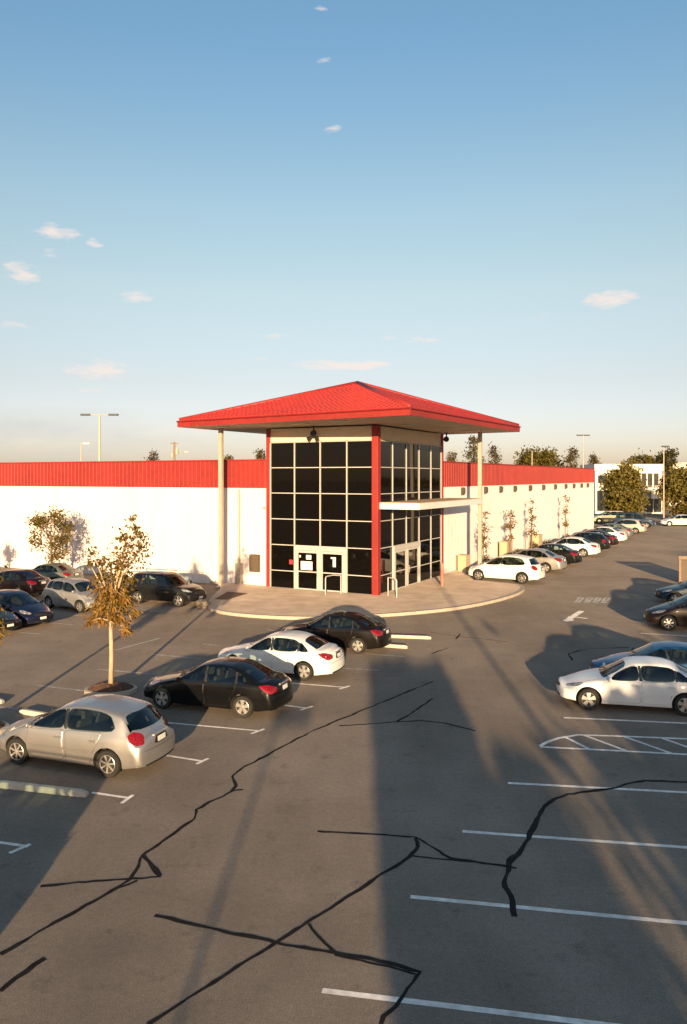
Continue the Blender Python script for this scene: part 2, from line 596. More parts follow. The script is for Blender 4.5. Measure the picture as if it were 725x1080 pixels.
# entrance doors in the left face
def door(x0, x1, hinge_left):
    d = box_part('door', (x0, x1, -.05, .0, 1.24, 1.30), M['alu'], store)
    q = MB()
    for b in ((x0, x0 + .16, 0.02, 2.52), (x1 - .16, x1, .02, 2.52)):
        q.box(b[0], b[1], -.09, 0, b[2], b[3])
    q.box(x0 + .16, x1 - .16, -.088, 0, .02, .22)
    q.box(x0 + .16, x1 - .16, -.088, 0, 2.38, 2.52)
    q.box(x0 + .16, x1 - .16, -.086, 0, 1.2, 1.27)
    d.data = q.mesh('door', M['alu'])
    for z0, z1 in ((.22, 1.2), (1.27, 2.38)):
        q = MB()
        q.add([(x0 + .16, -.035, z0), (x1 - .16, -.035, z0), (x1 - .16, -.035, z1), (x0 + .16, -.035, z1)], [(0, 1, 2, 3)])
        q.build('glass_pane', M['storeglass'], d)
    hx = x1 - .10 if hinge_left else x0 + .10
    q = MB()
    q.tube([(hx, -.09, .95), (hx, -.16, .98), (hx, -.16, 1.42), (hx, -.09, 1.45)], .018)
    q.build('handle', M['galv'], d, True)
    return d


d1 = door(-5.42, -3.79, True)
d2 = door(-3.71, -2.06, False)
q = MB()
q.box(-5.56, -5.43, -.11, .012, 0, 2.8)
q.box(-2.05, -1.92, -.11, .012, 0, 2.8)
q.box(-5.43, -2.05, -.108, .012, 2.54, 2.79)
q.box(-3.78, -3.72, -.10, .012, 0, 2.54)
q.build('door_frame', M['alu'], store)
q = MB()
q.box(-5.1, -4.28, -.045, -.037, 1.34, 1.86)
q.box(-4.72, -4.36, -.045, -.037, 1.98, 2.25)
q.box(-5.2, -5.1, -.045, -.037, 2.08, 2.22)
o = q.build('paper_notice', M['paper'], d1)
q = MB()
q.box(-2.86, -2.66, -.045, -.037, 1.62, 2.2)
q.box(-3.0, -2.86, -.045, -.037, 2.1, 2.2)
q.build('paper_notice', M['paper'], d2)
box_part('red_sticker', (-5.96, -5.7, -.0, .012, 1.62, 1.9), M['redsign'], store)


# entrance doors in the right face
def door_r(y0, y1):
    q = MB()
    q.box(0, .09, y0, y0 + .15, .02, 2.52)
    q.box(0, .09, y1 - .15, y1, .02, 2.52)
    q.box(0, .088, y0 + .15, y1 - .15, .02, .2)
    q.box(0, .088, y0 + .15, y1 - .15, 2.38, 2.52)
    q.box(0, .086, y0 + .15, y1 - .15, 1.2, 1.26)
    d = q.build('door', M['alu'], store)
    for z0, z1 in ((.2, 1.2), (1.26, 2.38)):
        q = MB()
        q.add([(.035, y0 + .15, z0), (.035, y1 - .15, z0), (.035, y1 - .15, z1), (.035, y0 + .15, z1)], [(0, 1, 2, 3)])
        q.build('glass_pane', M['storeglass'], d)
    q = MB()
    hy = y1 - .08 if y0 < 4 else y0 + .08
    q.tube([(.09, hy, .95), (.16, hy, .98), (.16, hy, 1.42), (.09, hy, 1.45)], .018)
    q.build('handle', M['galv'], d, True)


door_r(2.42, 4.28)
door_r(4.36, 6.22)
q = MB()
q.box(-.012, .12, 2.28, 2.41, 0, 2.8)
q.box(-.012, .12, 6.23, 6.36, 0, 2.8)
q.box(-.012, .118, 2.41, 6.23, 2.54, 2.79)
q.box(-.012, .10, 4.29, 4.35, 0, 2.54)
q.build('door_frame', M['alu'], store)

# flat canopy over the right hand doors
q = MB()
q.box(.05, 2.67, .05, 11.45, 5.13, 5.5)
q.build('canopy', M['white'], store, bevel=.02)
q = MB()
q.box(.12, 2.6, .12, 11.38, 5.505, 5.53)
q.build('canopy_top', M['tan'], store)

# hip roof
F_, L_, R_ = Vector((4.4, -5.2, 0)), Vector((-12.1, -3.2, 0)), Vector((5.1, 12.0, 0))
B_ = L_ + R_ - F_
cs = [F_, R_, B_, L_]
apex = Vector((sum(c.x for c in cs) / 4, sum(c.y for c in cs) / 4, 13.05))
ZE0, ZE1 = 10.08, 10.45
q = MB()
q.add([(c.x, c.y, ZE0) for c in cs], [(3, 2, 1, 0)])
q.build('soffit', M['soffit'], store)
q = MB()
V = [(c.x, c.y, ZE0 - .004) for c in cs] + [(c.x, c.y, ZE1) for c in cs]
q.add(V, [(i, (i + 1) % 4, 4 + (i + 1) % 4, 4 + i) for i in range(4)])
ins = [c.lerp(apex, .02) for c in cs]
q.add([(c.x, c.y, ZE1) for c in cs] + [(c.x, c.y, ZE1 + .01) for c in ins], [(i, (i + 1) % 4, 4 + (i + 1) % 4, 4 + i) for i in range(4)])
fa = q.build('fascia', M['red'], store)
q = MB()
for i in range(4):
    a, b = cs[i], cs[(i + 1) % 4]
    u = (b - a).normalized()
    nrm = Vector((u.y, -u.x, 0))
    for k in range(1, int((b - a).length / 2.4) + 1):
        p = a + u * 2.4 * k + nrm * .004
        e = u * .012
        q.add([(p.x - e.x, p.y - e.y, ZE0 + .01), (p.x + e.x, p.y + e.y, ZE0 + .01), (p.x + e.x, p.y + e.y, ZE1 - .01), (p.x - e.x, p.y - e.y, ZE1 - .01)], [(0, 1, 2, 3)])
    g0, g1 = a + nrm * .05, b + nrm * .05
    q.tube([(g0.x, g0.y, ZE1 - .03), (g1.x, g1.y, ZE1 - .03)], .045, 6)
q.build('gutter', M['reddark'], fa)
q = MB()
NC = 22
for s in range(4):
    a, b = cs[s], cs[(s + 1) % 4]
    ln = (b - a).length
    for k in range(NC):
        f0, f1 = .012 + .988 * k / NC, .012 + .988 * (k + 1) / NC
        A = a.lerp(apex, f0); B = b.lerp(apex, f0); C = b.lerp(apex, f1); D = a.lerp(apex, f1)
        za = ZE1 + (apex.z - ZE1) * f0
        zb = ZE1 + (apex.z - ZE1) * f1
        n = max(1, int(ln * (1 - f0) / .34))
        V, Fc = [], []
        for i in range(n + 1):
            t = i / n
            p, r_ = A.lerp(B, t), D.lerp(C, t)
            V += [(p.x, p.y, za - .02), (p.x, p.y, za + .055), (r_.x, r_.y, zb + .012)]
        # pan tile: raised middle
            if i < n:
                tm = (i + .5) / n
                p, r_ = A.lerp(B, tm), D.lerp(C, tm)
                V += [(p.x, p.y, za - .02), (p.x, p.y, za + .11), (r_.x, r_.y, zb + .05)]
        m_ = len(V) // 3
        for i in range(m_ - 1):
            o_ = 3 * i
            Fc += [(o_, o_ + 3, o_ + 4, o_ + 1), (o_ + 1, o_ + 4, o_ + 5, o_ + 2)]
        q.add(V, Fc)
q.build('roof_tiles', M['tile'], store)
q = MB()
for c in cs:
    c1 = c.lerp(apex, .01)
    q.tube([(c1.x, c1.y, ZE1 + .06), (apex.x, apex.y, apex.z + .07)], .14, 8)
q.build('hip_cap', M['red'], store, True)
# soffit lights
for (x, y, w) in ((-9.5, -2.2, .5), (-3.6, -2.6, .5), (-.6, -3.6, .5), (1.6, 1.2, .45), (2.2, 5.2, .45), (2.8, 8.6, .7)):
    q = MB()
    q.box(x - w, x + w, y - .22, y + .22, ZE0 - .05, ZE0 - .002)
    q.build('soffit_light', M['lampglow'], store)
for (x, y) in ((-4.0, -.35), (.45, 10.2)):
    q = MB()
    for dz, r_ in ((0, .2),):
        q.tube([(x, y, 9.62), (x, y - .12, 9.60)], [r_, r_ * .9], 14)
    q.tube([(x, y, 9.62), (x, y, 10.07)], .05)
    if x > 0:
        q.build('security_camera', M['black'], store, True, 40)
        continue
    q.tube([(x - .2, y - .02, 9.4), (x - .32, y - .18, 9.28)], [.09, .14], 10)
    q.tube([(x + .2, y - .02, 9.4), (x + .32, y - .18, 9.28)], [.09, .14], 10)
    q.tube([(x - .22, y, 9.42), (x + .22, y, 9.42)], .04)
    q.build('security_camera', M['black'], store, True, 40)
# columns carrying the roof
for (x, y) in ((-10.2, -1.3), (2.5, 11.3)):
    q = MB()
    q.box(x - .125, x + .125, y - .125, y + .125, .1, ZE0 - .01)
    q.box(x - .28, x + .28, y - .28, y + .28, 0, .14)
    q.build('roof_column', M['post'], store, bevel=.02)
# wall fittings: downpipe, meter box, plate, bulkhead lights
q = MB()
q.tube([(-9.75, -.02, 6.2), (-9.75, -.02, .1)], .09, 8)
q.box(-9.95, -9.55, -.14, .1, 0.1, 1.5)
q.build('downpipe', M['galv'], store)
box_part('meter_box', (-8.86, -8.2, -.16, .13, 1.0, 2.1), M['brown'], store, .015)
box_part('wall_plate', (-7.98, -7.78, .10, .13, 4.95, 5.15), M['galv'], store)
for u in (489, 513, 529, 544, 560, 574, 586.5, 597.5, 606, 614, 620.5):
    k = (u - U0) / FPX
    y = (BC.x - k * BC.y) / (k * .8806 - .4738)
    q = MB()
    q.box(-.13, .06, y - .17, y + .17, 5.66, 6.22)
    q.box(.06, .14, y - .13, y + .13, 5.74, 6.16)
    q.build('wall_light', M['darkfit'], store, bevel=.02)

# ------------------------------------------------------------------ concrete apron
pl = [(237, 617), (221, 632), (219, 637), (223, 642), (240, 646), (280, 649.5), (330, 651), (380, 649), (430, 646), (480, 641), (518, 634), (543, 627), (553, 622), (553.5, 618), (545, 615.5), (500, 611.5)]
ap = [g(u, v, .15) for u, v in pl]
# smooth it
for _ in range(2):
    nx = [ap[0]]
    for a, b in zip(ap, ap[1:]):
        nx += [a.lerp(b, .25), a.lerp(b, .75)]
    nx.append(ap[-1])
    ap = nx
inner = [MBL @ Vector((-.1, 14.5, .15)), MBL @ Vector((-.1, .3, .15)), MBL @ Vector((-12.5, .3, .15))]
q = MB()
full = [(p.x, p.y) for p in ap] + [(p.x, p.y) for p in inner]
q.prism(full, 0.001, .15)
struct(q.build('sidewalk_apron', M['concrete']))
q = MB()
n = len(ap)
V = []
for i, p in enumerate(ap):
    d = (ap[min(i + 1, n - 1)] - ap[max(i - 1, 0)]).normalized()
    nn = Vector((d.y, -d.x, 0))
    a, b = p + nn * .02, p - nn * .24
    V += [(a.x, a.y, 0), (a.x, a.y, .154), (b.x, b.y, .154)]
Fc = []
for i in range(n - 1):
    o_ = 3 * i
    Fc += [(o_, o_ + 3, o_ + 4, o_ + 1), (o_ + 1, o_ + 4, o_ + 5, o_ + 2)]
q.add(V, Fc)
struct(q.build('apron_kerb', M['kerb']))
a, b, c, d = g(226, 632, .16), g(240, 624, .16), g(262, 625.5, .16), g(240, 632.5, .16)
q = MB()
q.add([(p.x, p.y, .156) for p in (a, d, c, b)], [(0, 1, 2, 3)])
struct(q.build('mulch_bed', M['mulch']))

# rails and bollards on the apron
for i, (u, v, lab) in enumerate(((351, 627, 'low metal handrail in front of the left entrance doors'), (419, 629, 'low metal handrail standing near the red corner column, by the canopy doors'))):
    p = g(u, v, .15)
    t = thing('handrail', lab, 'handrail', p, BA + (0 if i == 0 else R(60)))
    q = MB()
    q.tube([(-.28, -.35, 0), (-.28, -.35, .95), (-.28, -.28, 1.05), (-.28, .5, 1.05)], .035)
    q.build('rail', M['alu'], t, True, 50)
    q = MB()
    q.tube([(.28 if i == 0 else -.28, .5, 0), (.28 if i == 0 else -.28, .5, 1.05), (-.28, .5, 1.06)], .035)
    q.build('post', M['alu'], t, True, 50)
p = g(466.5, 618, .15)
t = thing('bollard', 'faded red steel bollard at the far end of the canopy, against the red column', 'bollard', p, BA)
q = MB()
q.tube([(0, 0, 0), (0, 0, 1.35), (0, 0, 1.42)], [.1, .1, .07], 12)
q.build('post', M['pinkpost'], t, True, 40)
q = MB()
q.box(-.17, .17, -.17, .17, 0, .03)
q.build('base_plate', M['galv'], t)


def utility_box(xl, yl, w, h, label, m='tan'):
    p = MBL @ Vector((xl, yl, 0))
    t = thing('utility_box', label, 'utility box', p, BA, 'utility boxes along the right wall')
    box_part('cabinet', (-.32, .32, -w / 2, w / 2, .02, h), M[m], t, .02)
    box_part('lid', (-.36, .36, -w / 2 - .04, w / 2 + .04, h + .002, h + .07), M[m], t, .015)


utility_box(.5, 13.6, .9, 1.25, 'tan utility box by the nose of the white hatchback nearest the entrance')
utility_box(.5, 24.2, 1.8, 1.5, 'wide tan utility box against the right wall beside the nearest thin sapling')
utility_box(.5, 34.5, 1.4, 1.4, 'tan utility box against the right wall farther from the entrance')

# boulder at kerb end
random.seed(4)
bm = bmesh.new()
bmesh.ops.create_icosphere(bm, subdivisions=3, radius=.34)
from mathutils import noise as mnoise
for v in bm.verts:
    k = 1 + .6 * mnoise.noise(v.co * 3.4) + .25 * mnoise.noise(v.co * 8)
    v.co = Vector((v.co.x * k * 1.2, v.co.y * k * .8, max(-.2, v.co.z * k * .75)))
me = bpy.data.meshes.new('boulder')
bm.to_mesh(me)
bm.free()
me.materials.append(M['rock'])
me.polygons.foreach_set('use_smooth', [True] * len(me.polygons))
o = link('boulder', me, loc=g(214.5, 641) + Vector((0, 0, .18)))
tag(o, 'sandy boulder at the left end of the apron kerb, in front of the black SUV', 'boulder')


# ------------------------------------------------------------------ wheel stops
def wheel_stop(p0, p1, label):
    p0, p1 = Vector(p0), Vector(p1)
    d = p1 - p0
    ln = d.length
    q = MB()
    prof = [(-.085, 0), (-.085, .06), (-.055, .125), (.055, .125), (.085, .06), (.085, 0)]
    n = 14
    V = []
    for i in range(n + 1):
        t = i / n
        e = min(1, min(i, n - i) * .8 + .75)
        for y, z in prof:
            V.append((t * ln, y * e + rng.uniform(-.001, .001), z * (e if z > .1 else 1) + rng.uniform(-.0015, .0015)))
    k = len(prof)
    Fc = []
    for i in range(n):
        for j in range(k - 1):
            Fc.append((i * k + j, (i + 1) * k + j, (i + 1) * k + j + 1, i * k + j + 1))
    Fc.append(tuple(range(k)))
    Fc.append(tuple(range(n * k + k - 1, n * k - 1, -1)))
    q.add(V, Fc)
    o = q.build('wheel_stop', M['stop'], smooth=True, angle=30, loc=p0)
    o.rotation_euler.z = math.atan2(d.y, d.x)
    tag(o, label, 'wheel stop', 'concrete wheel stops in the lot')


wheel_stop(g(-14, 828), g(92, 840), 'long concrete wheel stop in front of the silver hatchback, largest of them')
wheel_stop(g(22, 752), g(64, 759), 'concrete wheel stop beyond the silver hatchback, left of the round planter')
wheel_stop(g(-30, 738), g(3, 742), 'concrete wheel stop cut by the left edge of the photo')
wheel_stop(g(402, 672), g(455, 674), 'concrete wheel stop nearest the apron kerb, behind the black saloon')
wheel_stop(g(404, 682), g(430, 684), 'short concrete wheel stop just behind the tail of the farthest black saloon')

# ------------------------------------------------------------------ vegetation


def leaf_mesh(name, centres, mats, size=.1, flat=.0, mi=None, aspect=.55):
    n = len(centres)
    r = np.random.RandomState(rng.randrange(1 << 30))
    c = np.array(centres)
    a = r.normal(size=(n, 3))
    if flat:
        a[:, 2] *= (1 - flat)
    a /= np.linalg.norm(a, axis=1)[:, None] + 1e-9
    b = r.normal(size=(n, 3))
    b -= (b * a).sum(1)[:, None] * a
    b /= np.linalg.norm(b, axis=1)[:, None] + 1e-9
    s = size * r.uniform(.6, 1.4, size=(n, 1))
    V = np.empty((n, 4, 3))
    V[:, 0] = c - a * s
    V[:, 1] = c + b * s * aspect
    V[:, 2] = c + a * s
    V[:, 3] = c - b * s * aspect
    me = bpy.data.meshes.new(name)
    me.from_pydata(V.reshape(-1, 3).tolist(), [], [(4 * i, 4 * i + 1, 4 * i + 2, 4 * i + 3) for i in range(n)])
    for m in (mats if isinstance(mats, list) else [mats]):
        me.materials.append(m)
    return me


def grow_tree(seed, height, trunk_h, rx, rz, n_leaf, leaf, mat_leaf, mat_bark='bark', n_clump=26, lean=0., clump=.3, r0=None, shape='round', bias=.5):
    """meshes (trunk, crown) for a tree standing at the origin"""
    r = random.Random(seed)
    r0 = r0 or height * .02
    q = MB()
    cz = trunk_h + (height - trunk_h) / 2
    top = Vector((lean, 0, height * .93))
    tr = [Vector((0, 0, 0))]
    for k in range(1, 7):
        t = k / 6
        tr.append(Vector((lean * t + r.uniform(-.02, .02) * height * .5, r.uniform(-.02, .02) * height * .5, top.z * t)))
    q.tube(tr, [r0 * (1.15 - t) if (t := k / 6) < 1 else r0 * .12 for k in range(7)], 8)
    clumps = []
    for i in range(n_clump):
        while True:
            p = Vector((r.uniform(-1, 1), r.uniform(-1, 1), r.uniform(-1, 1)))
            if p.length < 1:
                break
        p = p.normalized() * (p.length ** bias)
        if shape == 'cone':
            h = r.random() ** 1.3
            a = r.uniform(0, 6.283)
            rr = rx * (1.08 - h) * r.uniform(.45, 1)
            c = Vector((math.cos(a) * rr, math.sin(a) * rr, trunk_h + h * (height - trunk_h)))
        elif shape == 'vase':
            h = r.random()
            a = r.uniform(0, 6.283)
            rr = rx * (.25 + .75 * math.sin(math.pi * min(1, h * .8 + .15))) * r.uniform(.2, 1)
            c = Vector((math.cos(a) * rr, math.sin(a) * rr, trunk_h + h * (height - trunk_h)))
        else:
            c = Vector((p.x * rx, p.y * rx, cz + p.z * rz))
        c.x += lean * c.z / height
        clumps.append((c, clump * r.uniform(.55, 1.35)))
        base = tr[0].lerp(top, max(.25, min(.9, (c.z / height) * r.uniform(.55, .85))))
        mid = base.lerp(c, .55) + Vector((0, 0, -.04 * height * r.random()))
        q.tube([base, mid, c], [r0 * .32, r0 * .2, r0 * .06], 5)
    P = []
    wts = [w[1] ** 2 for w in clumps]
    for i in range(n_leaf):
        c, s = r.choices(clumps, wts)[0]
        d = Vector((r.gauss(0, 1), r.gauss(0, 1), r.gauss(0, .8)))
        P.append(tuple(c + d * s * .55))
    return q.mesh('trunk', M[mat_bark], True), leaf_mesh('crown', P, M[mat_leaf], leaf)


def tree(name, label, loc, meshes, group=None, rz=0., scale=1.):
    t = thing(name, label, 'tree', loc, rz, group, scale)
    link('trunk', meshes[0], t)
    link('crown', meshes[1], t)
    return t


# planter tree: low skirt of orange fronds, sparse upright branches above
def planter_meshes():
    r = random.Random(11)
    q = MB()
    q.tube([(0, 0, 0), (.02, 0, .9), (.0, 0, 1.8), (.04, 0, 2.6)], [.085, .07, .065, .055], 10)
    blobs = [(.55, 4.55, .42, 0), (.75, 4.25, .4, 0), (.45, 4.05, .45, 0), (.95, 4.5, .3, 0), (.2, 3.85, .4, 0), (.75, 5.0, .16, 0), (.62, 5.35, .1, 0), (1.0, 4.85, .18, 0), (.35, 4.75, .15, 0),
             (-.5, 4.3, .16, 0), (-.35, 3.95, .22, 0), (-.6, 3.95, .12, 0), (0, 3.5, .4, 0), (-.3, 3.45, .3, 0), (.3, 3.4, .4, 0), (.6, 3.3, .25, 0), (-.15, 3.1, .4, 0), (.1, 2.75, .42, 0), (-.35, 2.5, .3, 0), (.4, 2.45, .32, 0)]
    P = []
    for (x, z, s, _) in blobs:
        c = Vector((x, r.uniform(-.35, .35), z))
        q.tube([(.04, 0, 2.3 + .25 * r.random()), (x * .45, c.y * .5, 2.4 + (z - 2.4) * .55), tuple(c)], [.045, .028, .008], 6)
        for i in range(int(34 + s * s * 600)):
            P.append((c.x + r.gauss(0, s * .55), c.y + r.gauss(0, s * .6), c.z + r.gauss(0, s * .55)))
    crown = leaf_mesh('crown', P, M['leaf_autumn'], .062)
    # skirt of narrow orange leaves on short spreading branches, some of them hanging
    V, F = [], []
    ends = [(-.45, 2.2, .2), (-.74, 2.0, .15), (-.3, 2.1, .17), (.36, 2.2, .22), (.55, 1.85, .2), (.66, 2.3, .15), (0, 2.5, .3), (.42, 2.65, .26), (-.3, 2.65, .26), (.05, 2.95, .32), (.35, 3.0, .22), (-.2, 3.1, .24), (.5, 2.9, .16), (.1, 2.2, .25)]
    for (x, z, s_) in ends:
        c0 = Vector((x, r.uniform(-.4, .4), z))
        q.tube([(.02, 0, 2.0 + .3 * (z - 1.9)), (x * .5, c0.y * .5, z + .12), tuple(c0)], [.03, .02, .007], 5)
        out = Vector((x, c0.y, -.25)).normalized()
        for i in range(int(34 + 420 * s_ * s_)):
            p = c0 + Vector((r.gauss(0, s_ * .55), r.gauss(0, s_ * .6), r.gauss(0, s_ * .5)))
            d = (out * .8 + Vector((r.gauss(0, .6), r.gauss(0, .6), r.gauss(-.25, .45)))).normalized()
            sd = d.cross(Vector((r.gauss(0, 1), r.gauss(0, 1), r.gauss(0, 1)))).normalized()
            ln = r.uniform(.12, .30)
            w_ = ln * r.uniform(.10, .18)
            b_ = len(V)
            V += [tuple(p), tuple(p + d * ln * .45 + sd * w_), tuple(p + d * ln + Vector((0, 0, -.03))), tuple(p + d * ln * .45 - sd * w_)]
            F.append((b_, b_ + 1, b_ + 2, b_ + 3))
    fr = bpy.data.meshes.new('fronds')
    fr.from_pydata(V, [], F)
    fr.materials.append(M['leaf_frond'])
    return q.mesh('trunk', M['palebark'], True), crown, fr


PM = planter_meshes()


def planter_tree(loc, rz, label, plabel, ring):
    t = thing('planter_tree', label, 'tree', loc + Vector((0, 0, .27)), rz, 'young planter trees among the cars')
    link('trunk', PM[0], t)
    link('crown', PM[1], t)
    link('fronds', PM[2], t)
    p = thing('planter', plabel, 'planter', loc, 0, 'round planters among the cars')
    q = MB()
    n = 40
    V = []
    for i in range(n):
        a = 2 * math.pi * i / n
        for rr, z in ((.84, 0), (.84, .13), (.74, .145), (.72, .08)):
            V.append((rr * math.cos(a), rr * math.sin(a) * .8, z))
    q.add(V, [(4 * i + k, 4 * ((i + 1) % n) + k, 4 * ((i + 1) % n) + k + 1, 4 * i + k + 1) for i in range(n) for k in range(3)])
    q.build('kerb_ring', M['kerb'], p, True, 40)
    q = MB()
    V, Fc = [(0, 0, .30)], []
    for j, (rr, z) in enumerate(((.3, .27), (.55, .21), (.735, .125))):
        for i in range(n):
            a = 2 * math.pi * i / n
            V.append((rr * math.cos(a), rr * .8 * math.sin(a), z + rng.uniform(-.02, .03)))
    Fc += [(0, 1 + i, 1 + (i + 1) % n) for i in range(n)]
    for j in range(2):
        for i in range(n):
            Fc.append((1 + j * n + i, 1 + (j + 1) * n + i, 1 + (j + 1) * n + (i + 1) % n, 1 + j * n + (i + 1) % n))
    q.add(V, Fc)
    # loose chips
    for i in range(160):
        a, rr = rng.uniform(0, 6.28), .72 * math.sqrt(rng.random())
        x, y = rr * math.cos(a), rr * .8 * math.sin(a)
        z = .30 - .17 * rr * rr / .54 + .01
        e = rng.uniform(.02, .045)
        w = Vector((rng.uniform(-1, 1), rng.uniform(-1, 1), rng.uniform(-.3, .6))).normalized() * e
        s = Vector((-w.y, w.x, 0)) * .5
        c = Vector((x, y, z + .015))
        q.add([c - w, c + s, c + w, c - s], [(0, 1, 2, 3)])
    q.build('mulch', M['mulch'], p)


planter_tree(g(117, 730), 0, 'young tree in the round planter, orange fronds low and sparse green leaves above', 'round kerbed planter full of brown mulch, beyond the silver hatchback', True)
planter_tree(at(-24, 21.6), 2.1, 'orange fronded young tree cut by the left edge of the photo', 'round kerbed planter just past the left edge of the photo', True)

tree('wall_tree', 'bushy autumn tree in front of the left wall, behind the silver compact', at(54, 53.5),
     grow_tree(3, 4.6, 1.4, 1.55, 1.6, 3100, .085, 'leaf_wall', n_clump=36, clump=.5, r0=.08, bias=.7), 'trees along the left wall')
tree('wall_tree', 'small leafy tree by the left wall, just past the left edge of the photo', at(-29, 55),
     grow_tree(5, 2.7, .9, .55, .9, 800, .085, 'leaf_autumn', n_clump=16, clump=.3, r0=.05), 'trees along the left wall')
# saplings along the right wall
for i, (yl, h, lab) in enumerate(((16.2, 4.6, 'nearest thin sapling by the right wall, behind the white hatchback'),
                                  (23.6, 3.9, 'second thin sapling from the entrance along the right wall'),
                                  (30.2, 5.0, 'tall thin sapling with a full crown, third from the entrance along the right wall'),
                                  (43.5, 5.2, 'farthest thin sapling along the right wall, golden crown'))):
    t = tree('sapling', lab, MBL @ Vector((1.1, yl, 0)), grow_tree(30 + i, h, 1.5, .30, 1.3, 300, .095, 'leaf_autumn', n_clump=13, clump=.3, r0=.045, shape='vase', lean=.15), 'saplings along the right wall', rz=i * 1.9)
    q = MB()
    q.tube([(.28, 0, 0), (.28, 0, 1.9)], .03, 6)
    q.build('stake', M['wood'], t)
for i, yl in enumerate((18.6, 26.5, 33.2, 38.2, 47.0)):
    meshes = grow_tree(50 + i, .8, .1, .3, .3, 220, .06, 'leaf_olive', n_clump=8, clump=.2, r0=.03)
    t = thing('shrub', ('small olive shrub at the foot of the right wall, between the first two saplings', 'small olive shrub at the right wall just past the second sapling', 'small olive shrub at the right wall past the tall third sapling',
                        'small olive shrub at the right wall, midway to the farthest sapling', 'farthest small shrub at the foot of the right wall')[i], 'shrub', MBL @ Vector((.6, yl, 0)), 0, 'shrubs along the right wall')
    link('stem', meshes[0], t)
    link('foliage', meshes[1], t)

# far vegetation
tree('dense_tree', 'big dense dark tree in front of the white office, beyond the red parapet', at(658, 123), grow_tree(70, 8.4, .4, 2.65, 4.0, 11000, .24, 'leaf_office', n_clump=90, clump=.9, r0=.2), 'dense trees by the office')
tree('dense_tree', 'wide dense tree at the right edge of the photo beyond the white car', at(727, 126), grow_tree(71, 8.2, .4, 3.9, 4.0, 12000, .24, 'leaf_office', n_clump=100, clump=1.0, r0=.25), 'dense trees by the office')
tree('dense_tree', 'tall narrow tree rising behind the right edge tree, beside the office', at(704, 160), grow_tree(72, 12.6, 1, 2.0, 6, 5000, .25, 'leaf_dark', n_clump=50, clump=.9, r0=.25), 'dense trees by the office')
tree('round_tree', 'round crowned tree showing behind the right part of the red parapet', at(571, 175), grow_tree(73, 13.4, 3, 5.0, 4.6, 6500, .32, 'leaf_olive', n_clump=60, clump=1.5, r0=.3), 'far trees on the skyline')
tree('round_tree', 'round crowned tree rising behind the office roof', at(682, 200), grow_tree(74, 12.8, 3, 4.6, 4.2, 6000, .34, 'leaf_olive', n_clump=60, clump=1.4, r0=.3), 'far trees on the skyline')
tree('low_tree', 'low spreading tree behind the left half of the office roof', at(645, 205), grow_tree(75, 10.6, 2, 4.2, 3.2, 3600, .32, 'leaf_far', n_clump=40, clump=1.2, r0=.25), 'far trees on the skyline')


def tiered(seed, h, n=5):
    r = random.Random(seed)
    q = MB()
    q.tube([(0, 0, 0), (.15, 0, h * .5), (0, 0, h)], [.22, .16, .05], 6)
    P = []
    for k in range(n):
        z = h * (.6 + .4 * k / (n - 1)) - .5
        for j in range(4):
            a = r.uniform(0, 6.28)
            rr = r.uniform(.3, 1.7) * (1 - .15 * k)
            c = Vector((math.cos(a) * rr, math.sin(a) * rr, z + r.uniform(-.9, .9)))
            q.tube([(0, 0, z - .7), tuple(c)], [.07, .03], 5)
            for i in range(60):
                P.append((c.x + r.gauss(0, .45), c.y + r.gauss(0, .45), c.z + r.gauss(0, .42)))
    return q.mesh('trunk', M['bark'], True), leaf_mesh('crown', P, M['leaf_far'], .2)


for i, (u, y, h, lab) in enumerate(((500, 150, 14.2, 'tall tiered tree just left of the right roof column, above the parapet'), (522, 160, 12.6, 'tiered tree just right of the right roof column, above the parapet'),
                                    (604, 165, 12.8, 'airy tree above the parapet between the round tree and the lamp post'), (627, 170, 12.0, 'airy tree at the far end of the red parapet'),
                                    (475, 155, 11.6, 'sparse treetop beside the right face of the tower, above the parapet'), (276, 150, 12.0, 'sparse treetop just left of the tower, above the left parapet'),
                                    (242, 160, 11.4, 'sparse treetop right of the left roof column, above the parapet'), (161, 150, 10.9, 'small bushy treetop above the left parapet, left of the utility pole'))):
    tree('airy_tree', lab, at(u, y), tiered(90 + i, h), 'airy trees showing above the parapet', rz=i * 1.1)
for i, (u, y, h, lab) in enumerate(((512, 210, 9.6, 'low hazy treetop between the two tiered trees above the parapet'), (533, 205, 9.9, 'low hazy treetop right of the second tiered tree above the parapet'), (555, 200, 10.4, 'low hazy treetop hugging the left side of the round crowned tree'),
                                    (614, 205, 10.9, 'low hazy treetop at the foot of the slim lamp post above the parapet'), (636, 215, 11.4, 'low hazy treetop above the left end of the office roof'), (664, 215, 11.2, 'low hazy treetop above the middle of the office roof'), (712, 210, 12, 'hazy treetop above the trees at the right edge of the photo'))):
    tree('far_tree', lab, at(u, y), grow_tree(140 + i, h, 2, 3.6, 2.4, 1500, .34, 'leaf_far', n_clump=22, clump=1.1, r0=.2), 'low treetops above the parapet')
for i, (u, y, h, rx, lab) in enumerate(((2, 190, 10.4, 3, 'dark treetop at the left end of the left parapet'), (32, 210, 9.6, 3, 'low treetop above the left parapet, near its left end'),
                                        (126, 190, 9.9, 2.6, 'low treetop above the left parapet, between double headed lamp and bushy treetop'), (488, 190, 9.9, 2.5, 'low treetop above the parapet between the tower and the tall tiered tree'),
                                        (541, 190, 10.9, 2.5, 'low treetop left of the round crowned tree above the parapet'), (592, 185, 11.2, 2.6, 'low treetop right of the round crowned tree above the parapet'))):
    tree('far_tree', lab, at(u, y), grow_tree(110 + i, h, 2, rx, 2.6, 1500, .3, 'leaf_far', n_clump=20, clump=1.0, r0=.2), 'low treetops above the parapet')
